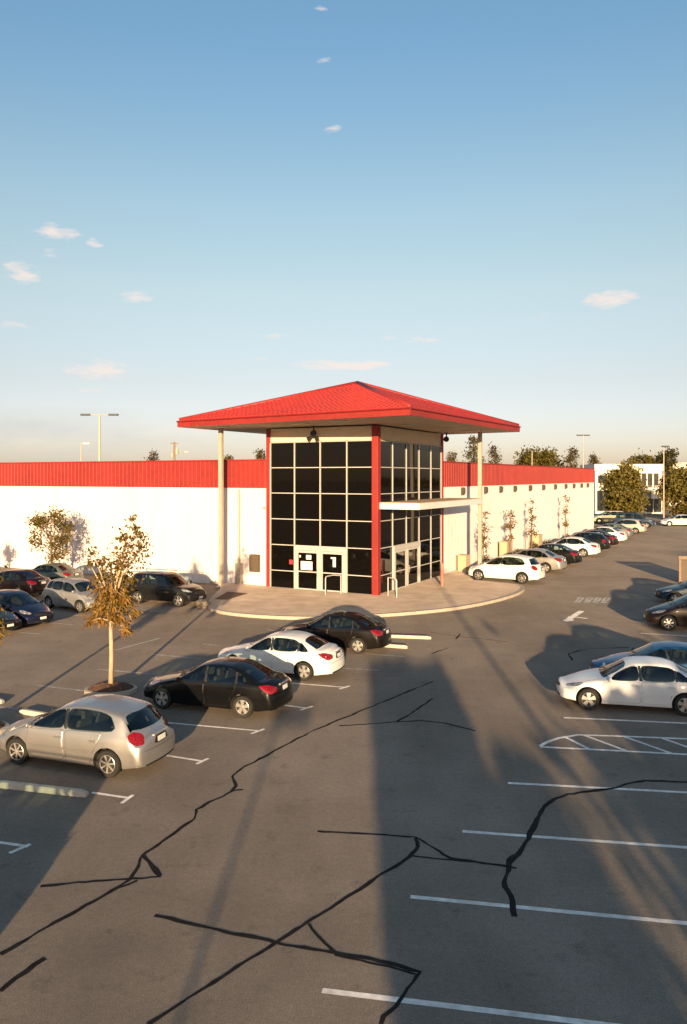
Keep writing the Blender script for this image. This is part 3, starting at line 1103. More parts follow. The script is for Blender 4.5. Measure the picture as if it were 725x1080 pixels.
# distant belt of woods that closes the horizon
r = random.Random(5)
P = []
q = MB()
for i in range(9000):
    x = r.uniform(-420, 420)
    y = 330 + r.uniform(0, 30)
    h = 5.5 + 2.2 * mnoise.noise(Vector((x * .03, 0, 3))) + 1.6 * mnoise.noise(Vector((x * .12, 5, 1)))
    P.append((x, y, r.uniform(0, 1) ** .7 * h))
o = link('distant_woods', leaf_mesh('distant_woods', P, M['leaf_far'], 1.5))
struct(o, 'stuff')


# ------------------------------------------------------------------ lamps and poles
def lamp_post(loc, h, label, heads=2, arm=1.7, rz=0., r=.11, group='lamp posts around the lot', headm='black'):
    t = thing('lamp_post', label, 'lamp post', loc, rz, group)
    q = MB()
    q.tube([(0, 0, 0), (0, 0, h)], [r, r * .7], 10)
    q.tube([(0, 0, 0), (0, 0, .5)], r * 2.2, 10)
    q.build('pole', M['post'], t, True, 40)
    q = MB()
    q.tube([(-arm if heads == 2 else 0, 0, h), (arm, 0, h)], .06, 6)
    q.build('arm', M['post'], t)
    for s in ((-1, 1) if heads == 2 else (1,)):
        q = MB()
        q.box(s * arm - .55, s * arm + .55, -.2, .2, h - .08, h + .12)
        q.build('lamp_head', M[headm], t, bevel=.04)
    return t


lamp_post(at(105, 90), 14.1, 'tall double headed lamp post behind the left parapet', 2, 1.6, 0, .17)
lamp_post(at(85.5, 130), 12.5, 'small single headed lamp post left of the double headed one', 1, .9, 0, .11, headm='plate')
lamp_post(at(615.5, 140), 14.4, 'slim lamp post rising above the far end of the red parapet', 2, .6, 0, .12)
lamp_post(at(561.5, 140), 11.8, 'slim lamp post standing in front of the round crowned tree', 2, .35, 0, .1)
lamp_post(at(700.5, 119), 11.6, 'slim tall lamp post in front of the office, at the right', 1, .25, 0, .1)
lamp_post(at(660.5, 150), 9.9, 'short lamp post showing above the dense tree by the office', 2, .3, 0, .1)
lamp_post(at(677, 175), 10.8, 'thin lamp post rising over the office roof', 2, .3, 0, .12)
lamp_post((-2.62, -14, 0), 5.0, 'slim lamp post behind the viewer whose shadow crosses the lot', 1, .35, 0, .055)
lamp_post((4.75, -13, 0), 9.5, 'lamp post behind the viewer whose long shadow crosses the drive', 2, .8, 0, .1)
t = thing('utility_pole', 'wooden utility pole with crossarm above the left parapet', 'utility pole', at(184, 110), .3)
q = MB()
q.tube([(0, 0, 0), (0, 0, 11.9)], [.2, .13], 8)
q.build('pole', M['wood'], t)
q = MB()
q.box(-.55, .55, -.07, .07, 11.6, 11.75)
q.build('crossarm', M['wood'], t)
q = MB()
q.tube([(.32, -.2, 10.2), (.32, -.2, 11.0)], .22, 10)
q.tube([(-.3, .1, 9.8), (-.3, .1, 10.3)], .2, 10)
q.build('transformer', M['galv'], t)
q = MB()
q.tube([(.1, 0, 10.3), (1.5, 0, 10.5)], .05, 6)
q.box(1.3, 1.9, -.12, .12, 10.45, 10.6)
q.build('street_light_arm', M['galv'], t)

# ------------------------------------------------------------------ far office, cart corral
OY = 150
ox0, ox1 = at(628, OY).x, at(699, OY).x
t = thing('office_building', 'far two storey white office with dark windows behind the dense trees', 'office', ((ox0 + ox1) / 2, OY, 0))
hw = (ox1 - ox0) / 2
q = MB()
q.box(-hw, hw, 0, 9, 0, 9.3)
q.build('wall', M['officewall'], t)
box_part('roof_edge', (-hw - .15, hw + .15, -.2, 9.1, 8.2, 9.45), M['officewall'], t)
wx = lambda u: at(u, OY).x - (ox0 + ox1) / 2
for (u0, u1, z0, z1) in ((631, 643, 5.8, 7.3), (677, 682, 5.0, 7.7), (683.5, 688.5, 5.0, 7.7), (690, 695, 5.0, 7.7), (630, 645, .5, 4.4), (690, 698, .3, 2.9), (680, 689, .3, 2.9)):
    o = box_part('window', (wx(u0), wx(u1), -.06, -.005, z0, z1), M['officeglass'], t)
q = MB()
q.box(wx(673), wx(703), -2.2, -.01, 4.3, 4.6)
q.build('balcony_slab', M['officewall'], t)
q = MB()
for k in range(13):
    x = wx(674) + k * (wx(700) - wx(674)) / 12
    q.tube([(x, -2.0, 4.6), (x, -2.0, 5.3)], .04, 5)
q.tube([(wx(674), -2.0, 5.3), (wx(700), -2.0, 5.3)], .05, 5)
q.build('balcony_rail', M['officewall'], t)
q = MB()
q.box(wx(684), wx(702), -1.6, -1.45, 2.9, 4.3)
sg = q.build('shop_sign', M['officewall'], t)
q = MB()
for k in range(5):
    x = wx(689.5) + k * .42
    q.box(x, x + .07, -1.64, -1.605, 3.2, 3.7)
    q.box(x + .07, x + .26, -1.64, -1.605, 3.2 + .2 * (k % 3), 3.28 + .2 * (k % 3))
q.build('sign_lettering', M['officeglass'], sg)
t = thing('neighbour_building', 'low pale building peeking over the tree at the right edge of the photo', 'building', at(735, 190))
box_part('wall', (-7, 7, 0, 8, 0, 10), M['officewall'], t)
box_part('roof', (-7.4, 7.4, -.4, 8.4, 10.004, 10.5), M['galv'], t)
for x in (-5.5, -3, -.5, 2, 4.5):
    box_part('window', (x, x + 1.4, -.05, -.004, 7.6, 9.0), M['officeglass'], t)

p = at(716.5, 52)
t = thing('cart_corral', 'beige framed cart corral at the right edge of the photo, behind the dark blue car', 'cart corral', p, R(-13))
q = MB()
for x in (.06, 2.6):
    q.box(x - .07, x + .07, -.07, .07, 0, 1.55)
q.build('post', M['corral'], t)
box_part('top_rail', (-.05, 2.7, -.09, .09, 1.552, 1.78), M['corral'], t, .02)
box_part('panel', (.14, 2.52, -.03, .03, .1, 1.5), M['brown'], t)

# ------------------------------------------------------------------ cars
def lerp(a, b, t):
    return a + (b - a) * t


def sstep(a, b, x):
    t = max(0., min(1., (x - a) / (b - a)))
    return t * t * (3 - 2 * t)


class Style:
    """side profile (x forward, metres); everything else is laid on the lofted body"""

    def __init__(s, **k):
        s.__dict__.update(k)
        xs = np.arange(-s.L / 2 - .6, s.L / 2 + .6, .01)
        tp = sorted(s.top)
        y = np.interp(xs, [p[0] for p in tp], [p[1] for p in tp])
        for w in (15, 9):
            ker = np.ones(w) / w
            y = np.convolve(np.pad(y, (w, w), 'edge'), ker, 'same')[w:-w]
        s._x, s._t = xs, y

    def zt(s, x):
        return float(np.interp(x, s._x, s._t))

    def zb(s, x):
        return float(np.interp(x, [p[0] for p in s.belt], [p[1] for p in s.belt]))

    def plan(s, x):
        a = abs(x) / (s.L / 2)
        return 1 - (.10 if x > 0 else .08) * sstep(.5, 1.0, a)

    def half(s, x):
        w = s.W / 2 * s.plan(x)
        a = abs(x) / (s.L / 2)
        zlo = s.clear + .07 * sstep(.72, 1, a)
        bow = .20 * sstep(-.2, 1.0, x) - .13 * sstep(-.2, -1.2, x)
        zt1 = s.zt(x + bow)
        zb = min(s.zb(x), zt1 - .05)
        P = [(0, zlo), (w * .5, zlo), (w * .84, zlo), (w * .93, zlo + .025), (w * .965, zlo + .09)]
        z0 = zlo + .09
        for f, k in ((.22, .982), (.45, 1.0), (.62, 1.0), (.80, .985), (.93, .968), (1.0, .945)):
            P.append((w * k, z0 + (zb - z0) * f))
        h = zt1 - zb
        c = min(.05, h * .30)
        r_ = min(.045, h * .28)
        ye = w * .945 - s.tumble * max(h - .05, 0) - min(h, .05) * .4
        ze = zt1 - c - r_
        for f in (.3, .65, 1.0):
            b = .018 * math.sin(math.pi * f) * min(1, h / .3)
            P.append((lerp(w * .945, ye, f) + b, lerp(zb, ze, f)))
        for f in (.965, .90, .75, .55, .3, .12, 0):
            z = s.zt(x + bow * f * f) - c * f * f - r_ * max(0, (f - .85) / .15) ** 2 * .8
            P.append((ye * f, z))
        return P

    def body(s):
        L2 = s.L / 2
        E = .14
        xs = list(np.linspace(-L2 + E, L2 - E, 74))
        st = []
        zc = .46
        for sg in (-1, 1):
            base = s.half(sg * (L2 - E))
            ringl = []
            for a in (22, 45, 67, 90):
                k = 1 - .15 * (1 - math.cos(R(a)))
                ringl.append((sg * (L2 - E + E * math.sin(R(a))), [(y * k, zc + (z - zc) * k) for y, z in base]))
            for k in (.6, .25):
                ringl.append((sg * L2, [(y * k, zc + (z - zc) * k) for y, z in base]))
            st.append(ringl)
        secs = [(x, h) for x, h in reversed(st[0])] + [(float(x), s.half(float(x))) for x in xs] + st[1]
        V, F = [], []
        n = None
        for x, h in secs:
            loop = [(x, y, z) for y, z in h] + [(x, -y, z) for y, z in reversed(h[1:-1])]
            n = len(loop)
            for (a, y, z) in loop:
                q_ = (y / (s.W / 2)) ** 2
                if a > 0:
                    wf = sstep(L2 * .5, L2, a)
                    a = a - wf * (s.bowf * q_ + s.leanf * max(0, z - .5))
                else:
                    wf = sstep(L2 * .6, L2, -a)
                    a = a + wf * (s.bowr * q_ + s.leanr * max(0, z - .5))
                V.append((a, y, z))
        m = len(secs)
        for i in range(m - 1):
            for k in range(n):
                F.append((i * n + k, i * n + (k + 1) % n, (i + 1) * n + (k + 1) % n, (i + 1) * n + k))
        F.append(tuple(range(n - 1, -1, -1)))
        F.append(tuple(range((m - 1) * n, m * n)))
        me = bpy.data.meshes.new('body')
        me.from_pydata(V, [], F)
        bm = bmesh.new()
        bm.from_mesh(me)
        bmesh.ops.recalc_face_normals(bm, faces=bm.faces)
        bm.to_mesh(me)
        s.bvh = BVHTree.FromBMesh(bm)
        bm.free()
        me.materials.append(M['paint'])
        me.materials.append(M['cabin'])
        # wheel wells
        o = link('tmp_body', me)
        cut = MB()
        cm = []
        for x in (s.xf, s.xr):
            for sg in (-1, 1):
                q = MB()
                n_ = 40
                V = []
                for yy in (s.W / 2 - .30, s.W / 2 + .3):
                    for k in range(n_):
                        a = 2 * math.pi * k / n_
                        V.append((x + s.arch * math.cos(a), sg * yy, s.wr + .01 + s.arch * math.sin(a)))
                q.add(V, [tuple(range(n_)), tuple(range(2 * n_ - 1, n_ - 1, -1))] + [(k, n_ + k, n_ + (k + 1) % n_, (k + 1) % n_) for k in range(n_)])
                me2 = q.mesh('cut', M['trim'])
                b2 = bmesh.new()
                b2.from_mesh(me2)
                bmesh.ops.recalc_face_normals(b2, faces=b2.faces)
                b2.to_mesh(me2)
                b2.free()
                c = link('tmp_cut', me2)
                cm.append(c)
                md = o.modifiers.new('b', 'BOOLEAN')
                md.operation = 'DIFFERENCE'
                md.solver = 'EXACT'
                md.object = c
                try:
                    md.material_mode = 'TRANSFER'
                except Exception:
                    pass
        # hollow cabin, then the window openings into it
        def cutter(V, F):
            m2 = bpy.data.meshes.new('cut')
            m2.from_pydata([tuple(v) for v in V], [], F)
            m2.materials.append(M['cabin'])
            b2 = bmesh.new()
            b2.from_mesh(m2)
            bmesh.ops.recalc_face_normals(b2, faces=b2.faces)
            b2.to_mesh(m2)
            b2.free()
            c = link('tmp_cut', m2)
            cm.append(c)
            md = o.modifiers.new('b', 'BOOLEAN')
            md.operation = 'DIFFERENCE'
            md.solver = 'EXACT'
            md.object = c

        x1 = s.screen[0][0] - .10
        x0 = (s.rear[-1][0] + .14) if s.rear_top else -s.L / 2 + .42
        V, F = [], []
        ns = 14
        for i in range(ns + 1):
            x = lerp(x0, x1, i / ns)
            w = s.W / 2 * s.plan(x)
            zt = min(s.zt(x + .12), s.zt(x - .12), s.zt(x)) - .075
            zb = min(s.zb(x), zt - .03)
            yt = w * .945 - s.tumble * max(zt - zb, 0) - .075
            V += [(x, -w + .12, .50), (x, w - .12, .50), (x, w - .12, zb), (x, yt, zt), (x, -yt, zt), (x, -w + .12, zb)]
        for i in range(ns):
            for k in range(6):
                F.append((6 * i + k, 6 * i + (k + 1) % 6, 6 * i + 6 + (k + 1) % 6, 6 * i + 6 + k))
        F += [tuple(range(5, -1, -1)), tuple(range(6 * ns, 6 * ns + 6))]
        cutter(V, F)

        def prism(P, lo, hi, fn):
            n_ = len(P)
            cutter([fn(p, lo) for p in P] + [fn(p, hi) for p in P], [tuple(range(n_ - 1, -1, -1)), tuple(range(n_, 2 * n_))] + [(i, (i + 1) % n_, n_ + (i + 1) % n_, n_ + i) for i in range(n_)])

        for w in s.windows:
            prism(s.rounded(w), -1.3, 1.3, lambda p, t: (p[0], t, p[1]))
        loop = lambda L_: L_ + [(a_, -b_) for a_, b_ in reversed(L_)]
        shrink = lambda L_, k: [(a_, b_ * k) for a_, b_ in L_]
        prism(s.rounded(loop(shrink(s.screen, .97)), 1), .85, 2.2, lambda p, t: (p[0], p[1], t))
        if s.rear_top:
            prism(s.rounded(loop(shrink(s.rear, .97)), 1), .9, 2.2, lambda p, t: (p[0], p[1], t))
        else:
            prism(s.rounded([(y, z) for y, z in s.rear] + [(-y, z) for y, z in reversed(s.rear)], 1), -3, x0 + .12, lambda p, t: (t, p[0], p[1]))
        dg = bpy.context.evaluated_depsgraph_get()
        out = bpy.data.meshes.new_from_object(o.evaluated_get(dg))
        out.name = 'body'
        for c in cm + [o]:
            bpy.data.objects.remove(c)
        names = [m_.name if m_ else '' for m_ in out.materials]
        ti = names.index(M['cabin'].name)
        pi = names.index(M['paint'].name)
        for p in out.polygons:
            dist = s.bvh.find_nearest(p.center)[3]
            low = p.normal.z < -.6 and p.center.z < .5
            p.material_index = ti if (low or dist is None or dist > .004) else pi
        out.polygons.foreach_set('use_smooth', [True] * len(out.polygons))
        out.set_sharp_from_angle(angle=R(38))
        return out

    def rounded(s, P, times=2):
        P = [tuple(p) for p in P]
        for r_ in range(times):
            Q = []
            for i in range(len(P)):
                a, b = P[i], P[(i + 1) % len(P)]
                k = .16 if r_ == 0 else .25
                Q += [(lerp(a[0], b[0], k), lerp(a[1], b[1], k)), (lerp(a[0], b[0], 1 - k), lerp(a[1], b[1], 1 - k))]
            P = Q
        return P

    def patch(s, pts, d, off, m, name, rounding=1, n=12, rows=7):
        d = Vector(d).normalized()
        if abs(d.z) > .9:
            U, W_ = Vector((1, 0, 0)), Vector((0, 1, 0))
        else:
            W_ = Vector((0, 0, 1))
            U = W_.cross(d).normalized()
        P = [(Vector(p).dot(U), Vector(p).dot(W_)) for p in pts]
        for _ in range(rounding):
            Q = []
            for i in range(len(P)):
                a, b = P[i], P[(i + 1) % len(P)]
                k = (.06 if name.startswith('door') else .16) if _ == 0 else .25
                Q += [(lerp(a[0], b[0], k), lerp(a[1], b[1], k)), (lerp(a[0], b[0], 1 - k), lerp(a[1], b[1], 1 - k))]
            P = Q
        u0, u1 = min(p[0] for p in P), max(p[0] for p in P)
        V = []
        e = (u1 - u0) * .002
        for i in range(n + 1):
            t = i / n
            t = t * t * (3 - 2 * t) * .5 + t * .5
            u = lerp(u0 + e, u1 - e, t)
            ws = []
            for a, b in zip(P, P[1:] + P[:1]):
                if (a[0] - u) * (b[0] - u) <= 0 and abs(a[0] - b[0]) > 1e-9:
                    ws.append(lerp(a[1], b[1], (u - a[0]) / (b[0] - a[0])))
            lo, hi = min(ws), max(ws)
            for j in range(rows + 1):
                p = U * u + W_ * lerp(lo, hi, j / rows) - d * 6
                hit = s.bvh.ray_cast(p, d)
                if hit[0] is None:
                    hit = s.bvh.find_nearest(p + d * 5)
                V.append(hit[0] - d * off)
        F = []
        k = rows + 1
        for i in range(n):
            for j in range(rows):
                F.append((i * k + j, (i + 1) * k + j, (i + 1) * k + j + 1, i * k + j + 1))
        me = bpy.data.meshes.new(name)
        me.from_pydata([tuple(v) for v in V], [], F)
        bm = bmesh.new()
        bm.from_mesh(me)
        bm.normal_update()
        fl = [f for f in bm.faces if f.normal.dot(d) > 0]
        bmesh.ops.reverse_faces(bm, faces=fl)
        bm.to_mesh(me)
        bm.free()
        me.materials.append(m)
        me.polygons.foreach_set('use_smooth', [True] * len(me.polygons))
        return me


def wheel_meshes(r, w=.20, spokes=5, double=False):
    q = MB()
    prof = [(r * .66, -w / 2 + .01), (r * .70, -w / 2), (r * .92, -w / 2), (r * .985, -w / 2 + .03), (r, -w / 2 + .06), (r, w / 2 - .06), (r * .985, w / 2 - .03), (r * .92, w / 2), (r * .70, w / 2), (r * .66, w / 2 - .01)]
    n = 36
    V = []
    for i in range(n):
        a = 2 * math.pi * i / n
        for rr, y in prof:
            V.append((rr * math.cos(a), y, rr * math.sin(a)))
    k = len(prof)
    q.add(V, [(i * k + j, i * k + j + 1, ((i + 1) % n) * k + j + 1, ((i + 1) % n) * k + j) for i in range(n) for j in range(k - 1)])
    tyre = q.mesh('tyre', M['rubber'], True, 50)
    q = MB()
    R0 = r * .67
    # barrel lip
    V = []
    for i in range(n):
        a = 2 * math.pi * i / n
        for rr, y in ((R0, w / 2 - .012), (R0 * .95, w / 2 - .006), (R0 * .90, w / 2 - .03)):
            V.append((rr * math.cos(a), y, rr * math.sin(a)))
    q.add(V, [(i * 3 + j, i * 3 + j + 1, ((i + 1) % n) * 3 + j + 1, ((i + 1) % n) * 3 + j) for i in range(n) for j in range(2)], 0)
    V = [(0, w / 2 - .07, 0)] + [(R0 * .93 * math.cos(2 * math.pi * i / n), w / 2 - .06, R0 * .93 * math.sin(2 * math.pi * i / n)) for i in range(n)]
    q.add(V, [(0, 1 + i, 1 + (i + 1) % n) for i in range(n)], 1)
    for i in range(spokes):
        a0 = 2 * math.pi * i / spokes + .3
        for da in ((-.16, .16) if double else (0,)):
            a = a0 + da
            wd = (.032 if double else .30 * R0 / spokes * 4.2 * .5)
            c, s_ = math.cos(a), math.sin(a)
            t = (-s_, c)
            V = []
            for rr, ww, y in ((R0 * .12, wd * .9, w / 2 - .02), (R0 * .92, wd, w / 2 - .022)):
                for sg in (-1, 1):
                    V.append((rr * c + t[0] * ww * sg, y, rr * s_ + t[1] * ww * sg))
                for sg in (-1, 1):
                    V.append((rr * c + t[0] * ww * sg, y - .03, rr * s_ + t[1] * ww * sg))
            q.add(V, [(0, 1, 5, 4), (0, 4, 6, 2), (1, 3, 7, 5)], 0)
    V = [(0, w / 2 - .006, 0)] + [(R0 * .24 * math.cos(2 * math.pi * i / 16), w / 2 - .014, R0 * .24 * math.sin(2 * math.pi * i / 16)) for i in range(16)]
    q.add(V, [(0, 1 + i, 1 + (i + 1) % 16) for i in range(16)], 0)
    rim = q.mesh('rim', [M['alloy'], M['trim']])
    return tyre, rim


class Car:
    """prototype meshes: list of (name, mesh, painted, local matrix, children)"""

    def __init__(c, s, kind):
        c.s, c.kind, c.parts = s, kind, []
        W2 = s.W / 2
        c.parts.append(('body', s.body(), True, None, []))
        for sg in (1, -1):
            d = (0, -sg, 0)
            pt = lambda L_: [(x, 2 * sg, z) for x, z in L_]
            for w0, w1 in zip(s.windows, s.windows[1:]):
                # black pillar cover between two side windows
                xr0 = sorted(w0, key=lambda p: p[0])[:2]
                xl1 = sorted(w1, key=lambda p: -p[0])[:2]
                P4 = sorted(xr0, key=lambda p: p[1]) + sorted(xl1, key=lambda p: -p[1])
                P4 = [(x + (.012 if i < 2 else -.012), z) for i, (x, z) in enumerate(P4)]
                c.parts.append(('pillar_cover', s.patch(pt(P4), d, .004, M['trim'], 'pillar_cover', 0, 3, 6), False, None, []))
            for w in s.windows:
                c.parts.append(('side_window', s.patch(pt([(x + (x - sum(p[0] for p in w) / len(w)) * .05, z + (z - sum(p[1] for p in w) / len(w)) * .07) for x, z in w]), d, .006, M['clear'], 'side_window', 2), False, None, []))
            for dr, hx in s.doors:
                c.parts.append(('door_seam', s.patch([(x + (x - sum(p[0] for p in dr) / len(dr)) * .012, 2 * sg, z + (z - .6) * .014) for x, z in dr], d, .003, M['trim'], 'door_seam', 1, 16, 8), False, None, []))
                hz = s.zb(hx) - .13
                hd = MB()
                y = s.bvh.ray_cast(Vector((hx, 2 * sg, hz)), Vector(d))[0].y
                hd.box(hx - .10, hx + .10, min(y + sg * .0, y + sg * .045), max(y, y + sg * .045), hz - .018, hz + .018)
                ch = [('handle', hd.mesh('handle', M['paint']), True, None, [])]
                c.parts.append(('door', s.patch(pt(dr), d, .006, M['paint'], 'door', 1, 18, 10), True, None, ch))
            zl = s.clear + .33
            c.parts.append(('side_moulding', s.patch([(s.xf - s.arch - .03, 2 * sg, zl), (s.xr + s.arch + .03, 2 * sg, zl + .01), (s.xr + s.arch + .03, 2 * sg, zl + .06), (s.xf - s.arch - .03, 2 * sg, zl + .05)], d, .014, M['paint'], 'door_moulding', 1, 24, 3), True, None, []))
            # mirrors
            bm = bmesh.new()
            bmesh.ops.create_icosphere(bm, subdivisions=2, radius=1)
            mx, mz = s.mirror
            y = s.bvh.ray_cast(Vector((mx, 2 * sg, mz - .04)), Vector(d))[0].y
            for v in bm.verts:
                v.co = Vector((mx + v.co.x * (.07 if v.co.x > 0 else .03), y + sg * .10 + v.co.y * .115, mz + v.co.z * .075))
            me = bpy.data.meshes.new('wing_mirror')
            bm.to_mesh(me)
            bm.free()
            me.materials.append(M['paint'])
            me.polygons.foreach_set('use_smooth', [True] * len(me.polygons))
            c.parts.append(('wing_mirror', me, True, None, []))
            dl = Vector((-.75, -sg * .66, 0))
            c.parts.append(('headlight', s.patch([(x, y * sg, z) for x, y, z in s.head], dl, .006, M['lamp'], 'headlight', 2), False, None, []))
            dl = Vector((.7, -sg * .7, 0))
            c.parts.append(('tail_light', s.patch([(x, y * sg, z) for x, y, z in s.tail], dl, .007, M['tail'], 'tail_light', 2), False, None, []))
        c.parts.append(('windscreen', s.patch([(x, y, 0) for x, y in s.screen] + [(x, -y, 0) for x, y in reversed(s.screen)], (0, 0, -1), .006, M['clear'], 'windscreen', 1, 14, 12), False, None, []))
        if s.rear_top:
            me = s.patch([(x, y, 0) for x, y in s.rear] + [(x, -y, 0) for x, y in reversed(s.rear)], (0, 0, -1), .008, M['clear'], 'rear_window', 1, 14, 12)
        else:
            me = s.patch([(-4, y, z) for y, z in s.rear] + [(-4, -y, z) for y, z in reversed(s.rear)], (1, 0, 0), .008, M['clear'], 'rear_window', 1, 18, 8)
        c.parts.append(('rear_window', me, False, None, []))
        sym = lambda L_, x: [(x, y, z) for y, z in L_] + [(x, -y, z) for y, z in reversed(L_)]
        c.parts.append(('grille', s.patch(sym(s.grille, 4), (-1, 0, 0), .006, M['trim'], 'grille', 1), False, None, []))
        c.parts.append(('lower_intake', s.patch(sym([(.45, .27), (.5, .36)], 4), (-1, 0, 0), .006, M['trim'], 'lower_intake', 1), False, None, []))
        c.parts.append(('licence_plate', s.patch(sym([(.17, .41), (.17, .52)], 4), (-1, 0, 0), .016, M['plate'], 'licence_plate', 0, 2, 2), False, None, []))
        zp = s.rplate
        c.parts.append(('plate_recess', s.patch(sym([(.28, zp - .09), (.26, zp + .10)], -4), (1, 0, 0), .005, M['trim'], 'plate_recess', 1, 6, 3), s.plate_paint, None, []))
        c.parts.append(('licence_plate', s.patch(sym([(.17, zp - .06), (.17, zp + .06)], -4), (1, 0, 0), .016, M['plate'], 'licence_plate', 0, 2, 2), False, None, []))
        c.parts.append(('bumper_trim', s.patch(sym([(.6, .26), (.62, .33)], -4), (1, 0, 0), .006, M['trim'], 'bumper_trim', 1, 14, 3), False, None, []))
        if s.rails:
            for sg in (1, -1):
                q = MB()
                x0, x1 = s.rails
                y = sg * (W2 * .945 - s.tumble * (s.zt(0) - s.zb(0) - .1) - .08)
                zz = s.zt((x0 + x1) / 2)
                q.tube([(x0, y, s.zt(x0) - .06), (x0 + .12, y, zz + .035), (x1 - .12, y, zz + .03), (x1, y, s.zt(x1) - .06)], .022, 6)
                c.parts.append(('roof_rail', q.mesh('roof_rail', M['trim'], True), False, None, []))
        # cabin: seats, wheel, dashboard
        top = s.zt(-.2)
        for sg in (1, -1):
            q = MB()
            y0 = sg * s.W * .21
            q.box(-.20, .35, y0 - .24, y0 + .24, .50, .64)
            V = []
            for x, z in ((-.16, .60), (-.04, .60), (-.24, top - .38), (-.33, top - .38)):
                V += [(x, y0 - .24, z), (x, y0 + .24, z)]
            q.add(V, [(0, 1, 3, 2), (2, 3, 5, 4), (4, 5, 7, 6), (6, 7, 1, 0), (0, 2, 4, 6), (1, 7, 5, 3)])
            q.box(-.36, -.26, y0 - .13, y0 + .13, top - .36, top - .17)
            c.parts.append(('front_seat', q.mesh('front_seat', M['seat']), False, None, []))
        q = MB()
        xb = s.xr + .18
        V = []
        for x, z in ((xb + .05, .55), (xb + .2, .55), (xb, s.zb(xb) - .02), (xb - .1, s.zb(xb) - .02)):
            V += [(x, -.58, z), (x, .58, z)]
        q.add(V, [(0, 1, 3, 2), (2, 3, 5, 4), (4, 5, 7, 6), (6, 7, 1, 0), (0, 2, 4, 6), (1, 7, 5, 3)])
        for yy in (-.36, .36):
            q.box(xb - .1, xb - .02, yy - .12, yy + .12, s.zb(xb) - .01, s.zb(xb) + .13)
        c.parts.append(('rear_bench', q.mesh('rear_bench', M['seat']), False, None, []))
        q = MB()
        q.tube([(.58 - .07 * math.sin(a), .36 + .17 * math.cos(a), s.zb(.9) - .0 + .15 * math.sin(a)) for a in [2 * math.pi * k / 20 for k in range(21)]], .016, 6)
        c.parts.append(('steering_wheel', q.mesh('steering_wheel', M['trim'], True), False, None, []))
        # shut lines of bonnet and tail
        xc = s.screen[0][0]
        for sg in (1, -1):
            ln = [(xc - .02, .69), (xc + .4, .68), (s.L / 2 - .42, .60)]
            for (xa, ya), (xb_, yb_) in zip(ln, ln[1:]):
                c.parts.append(('bonnet_seam', s.patch([(xa, sg * ya, 0), (xb_, sg * yb_, 0), (xb_, sg * (yb_ + .010), 0), (xa, sg * (ya + .010), 0)], (0, 0, -1), .004, M['trim'], 'bonnet_seam', 0, 8, 1), False, None, []))
        zt_ = s.rplate - .17
        c.parts.append(('tail_seam', s.patch(sym([(.62, zt_), (.62, zt_ + .010)], -4), (1, 0, 0), .004, M['trim'], 'tail_seam', 0, 16, 1), False, None, []))
        q = MB()
        zz = s.rplate + .125
        xh = s.bvh.ray_cast(Vector((-4, 0, zz)), Vector((1, 0, 0)))[0].x
        q.box(xh - .02, xh + .03, -.30, .30, zz - .018, zz + .018)
        c.parts.append(('tail_handle', q.mesh('tail_handle', M['alloy']), False, None, []))
        q = MB()
        for sg in (.16, -.48):
            q.tube([(xc + .02, sg, s.zt(xc + .02) + .015), (xc - .17, sg + .48, s.zt(xc - .17) + .035)], .012, 5)
        c.parts.append(('wiper', q.mesh('wiper', M['trim']), False, None, []))
        ty, rim = wheel_meshes(s.wr, .2, s.spokes, s.double)
        for x in (s.xf, s.xr):
            for sg in (1, -1):
                mt = Matrix.Translation((x, sg * (W2 - .125), s.wr)) @ (Matrix.Identity(4) if sg > 0 else Matrix.Rotation(math.pi, 4, 'Z'))
                c.parts.append(('wheel', ty, False, mt, [('rim', rim, False, None, [])]))

    def place(c, label, ref, world, heading, color, group, scale=1., name=None, cat='car', metal=0.):
        """ref: local point that stands on world; heading in degrees"""
        h = R(heading)
        rot = Matrix.Rotation(h, 3, 'Z')
        p = Vector(world) - rot @ (Vector((ref[0], ref[1], 0)) * scale)
        t = thing(name or c.kind, label, cat, (p.x, p.y, .012), h, group, scale)
        colr = tuple(color) + (metal,)

        def add(par, items):
            for nm, me, painted, mt, ch in items:
                o = link(nm, me, par)
                if mt is not None:
                    o.matrix_local = mt
                if painted:
                    o.color = colr
                add(o, ch)
        add(t, c.parts)
        return t


def sym_scale(L, kx, kz=1.):
    return [(a * kx, b * kz) for a, b in L]


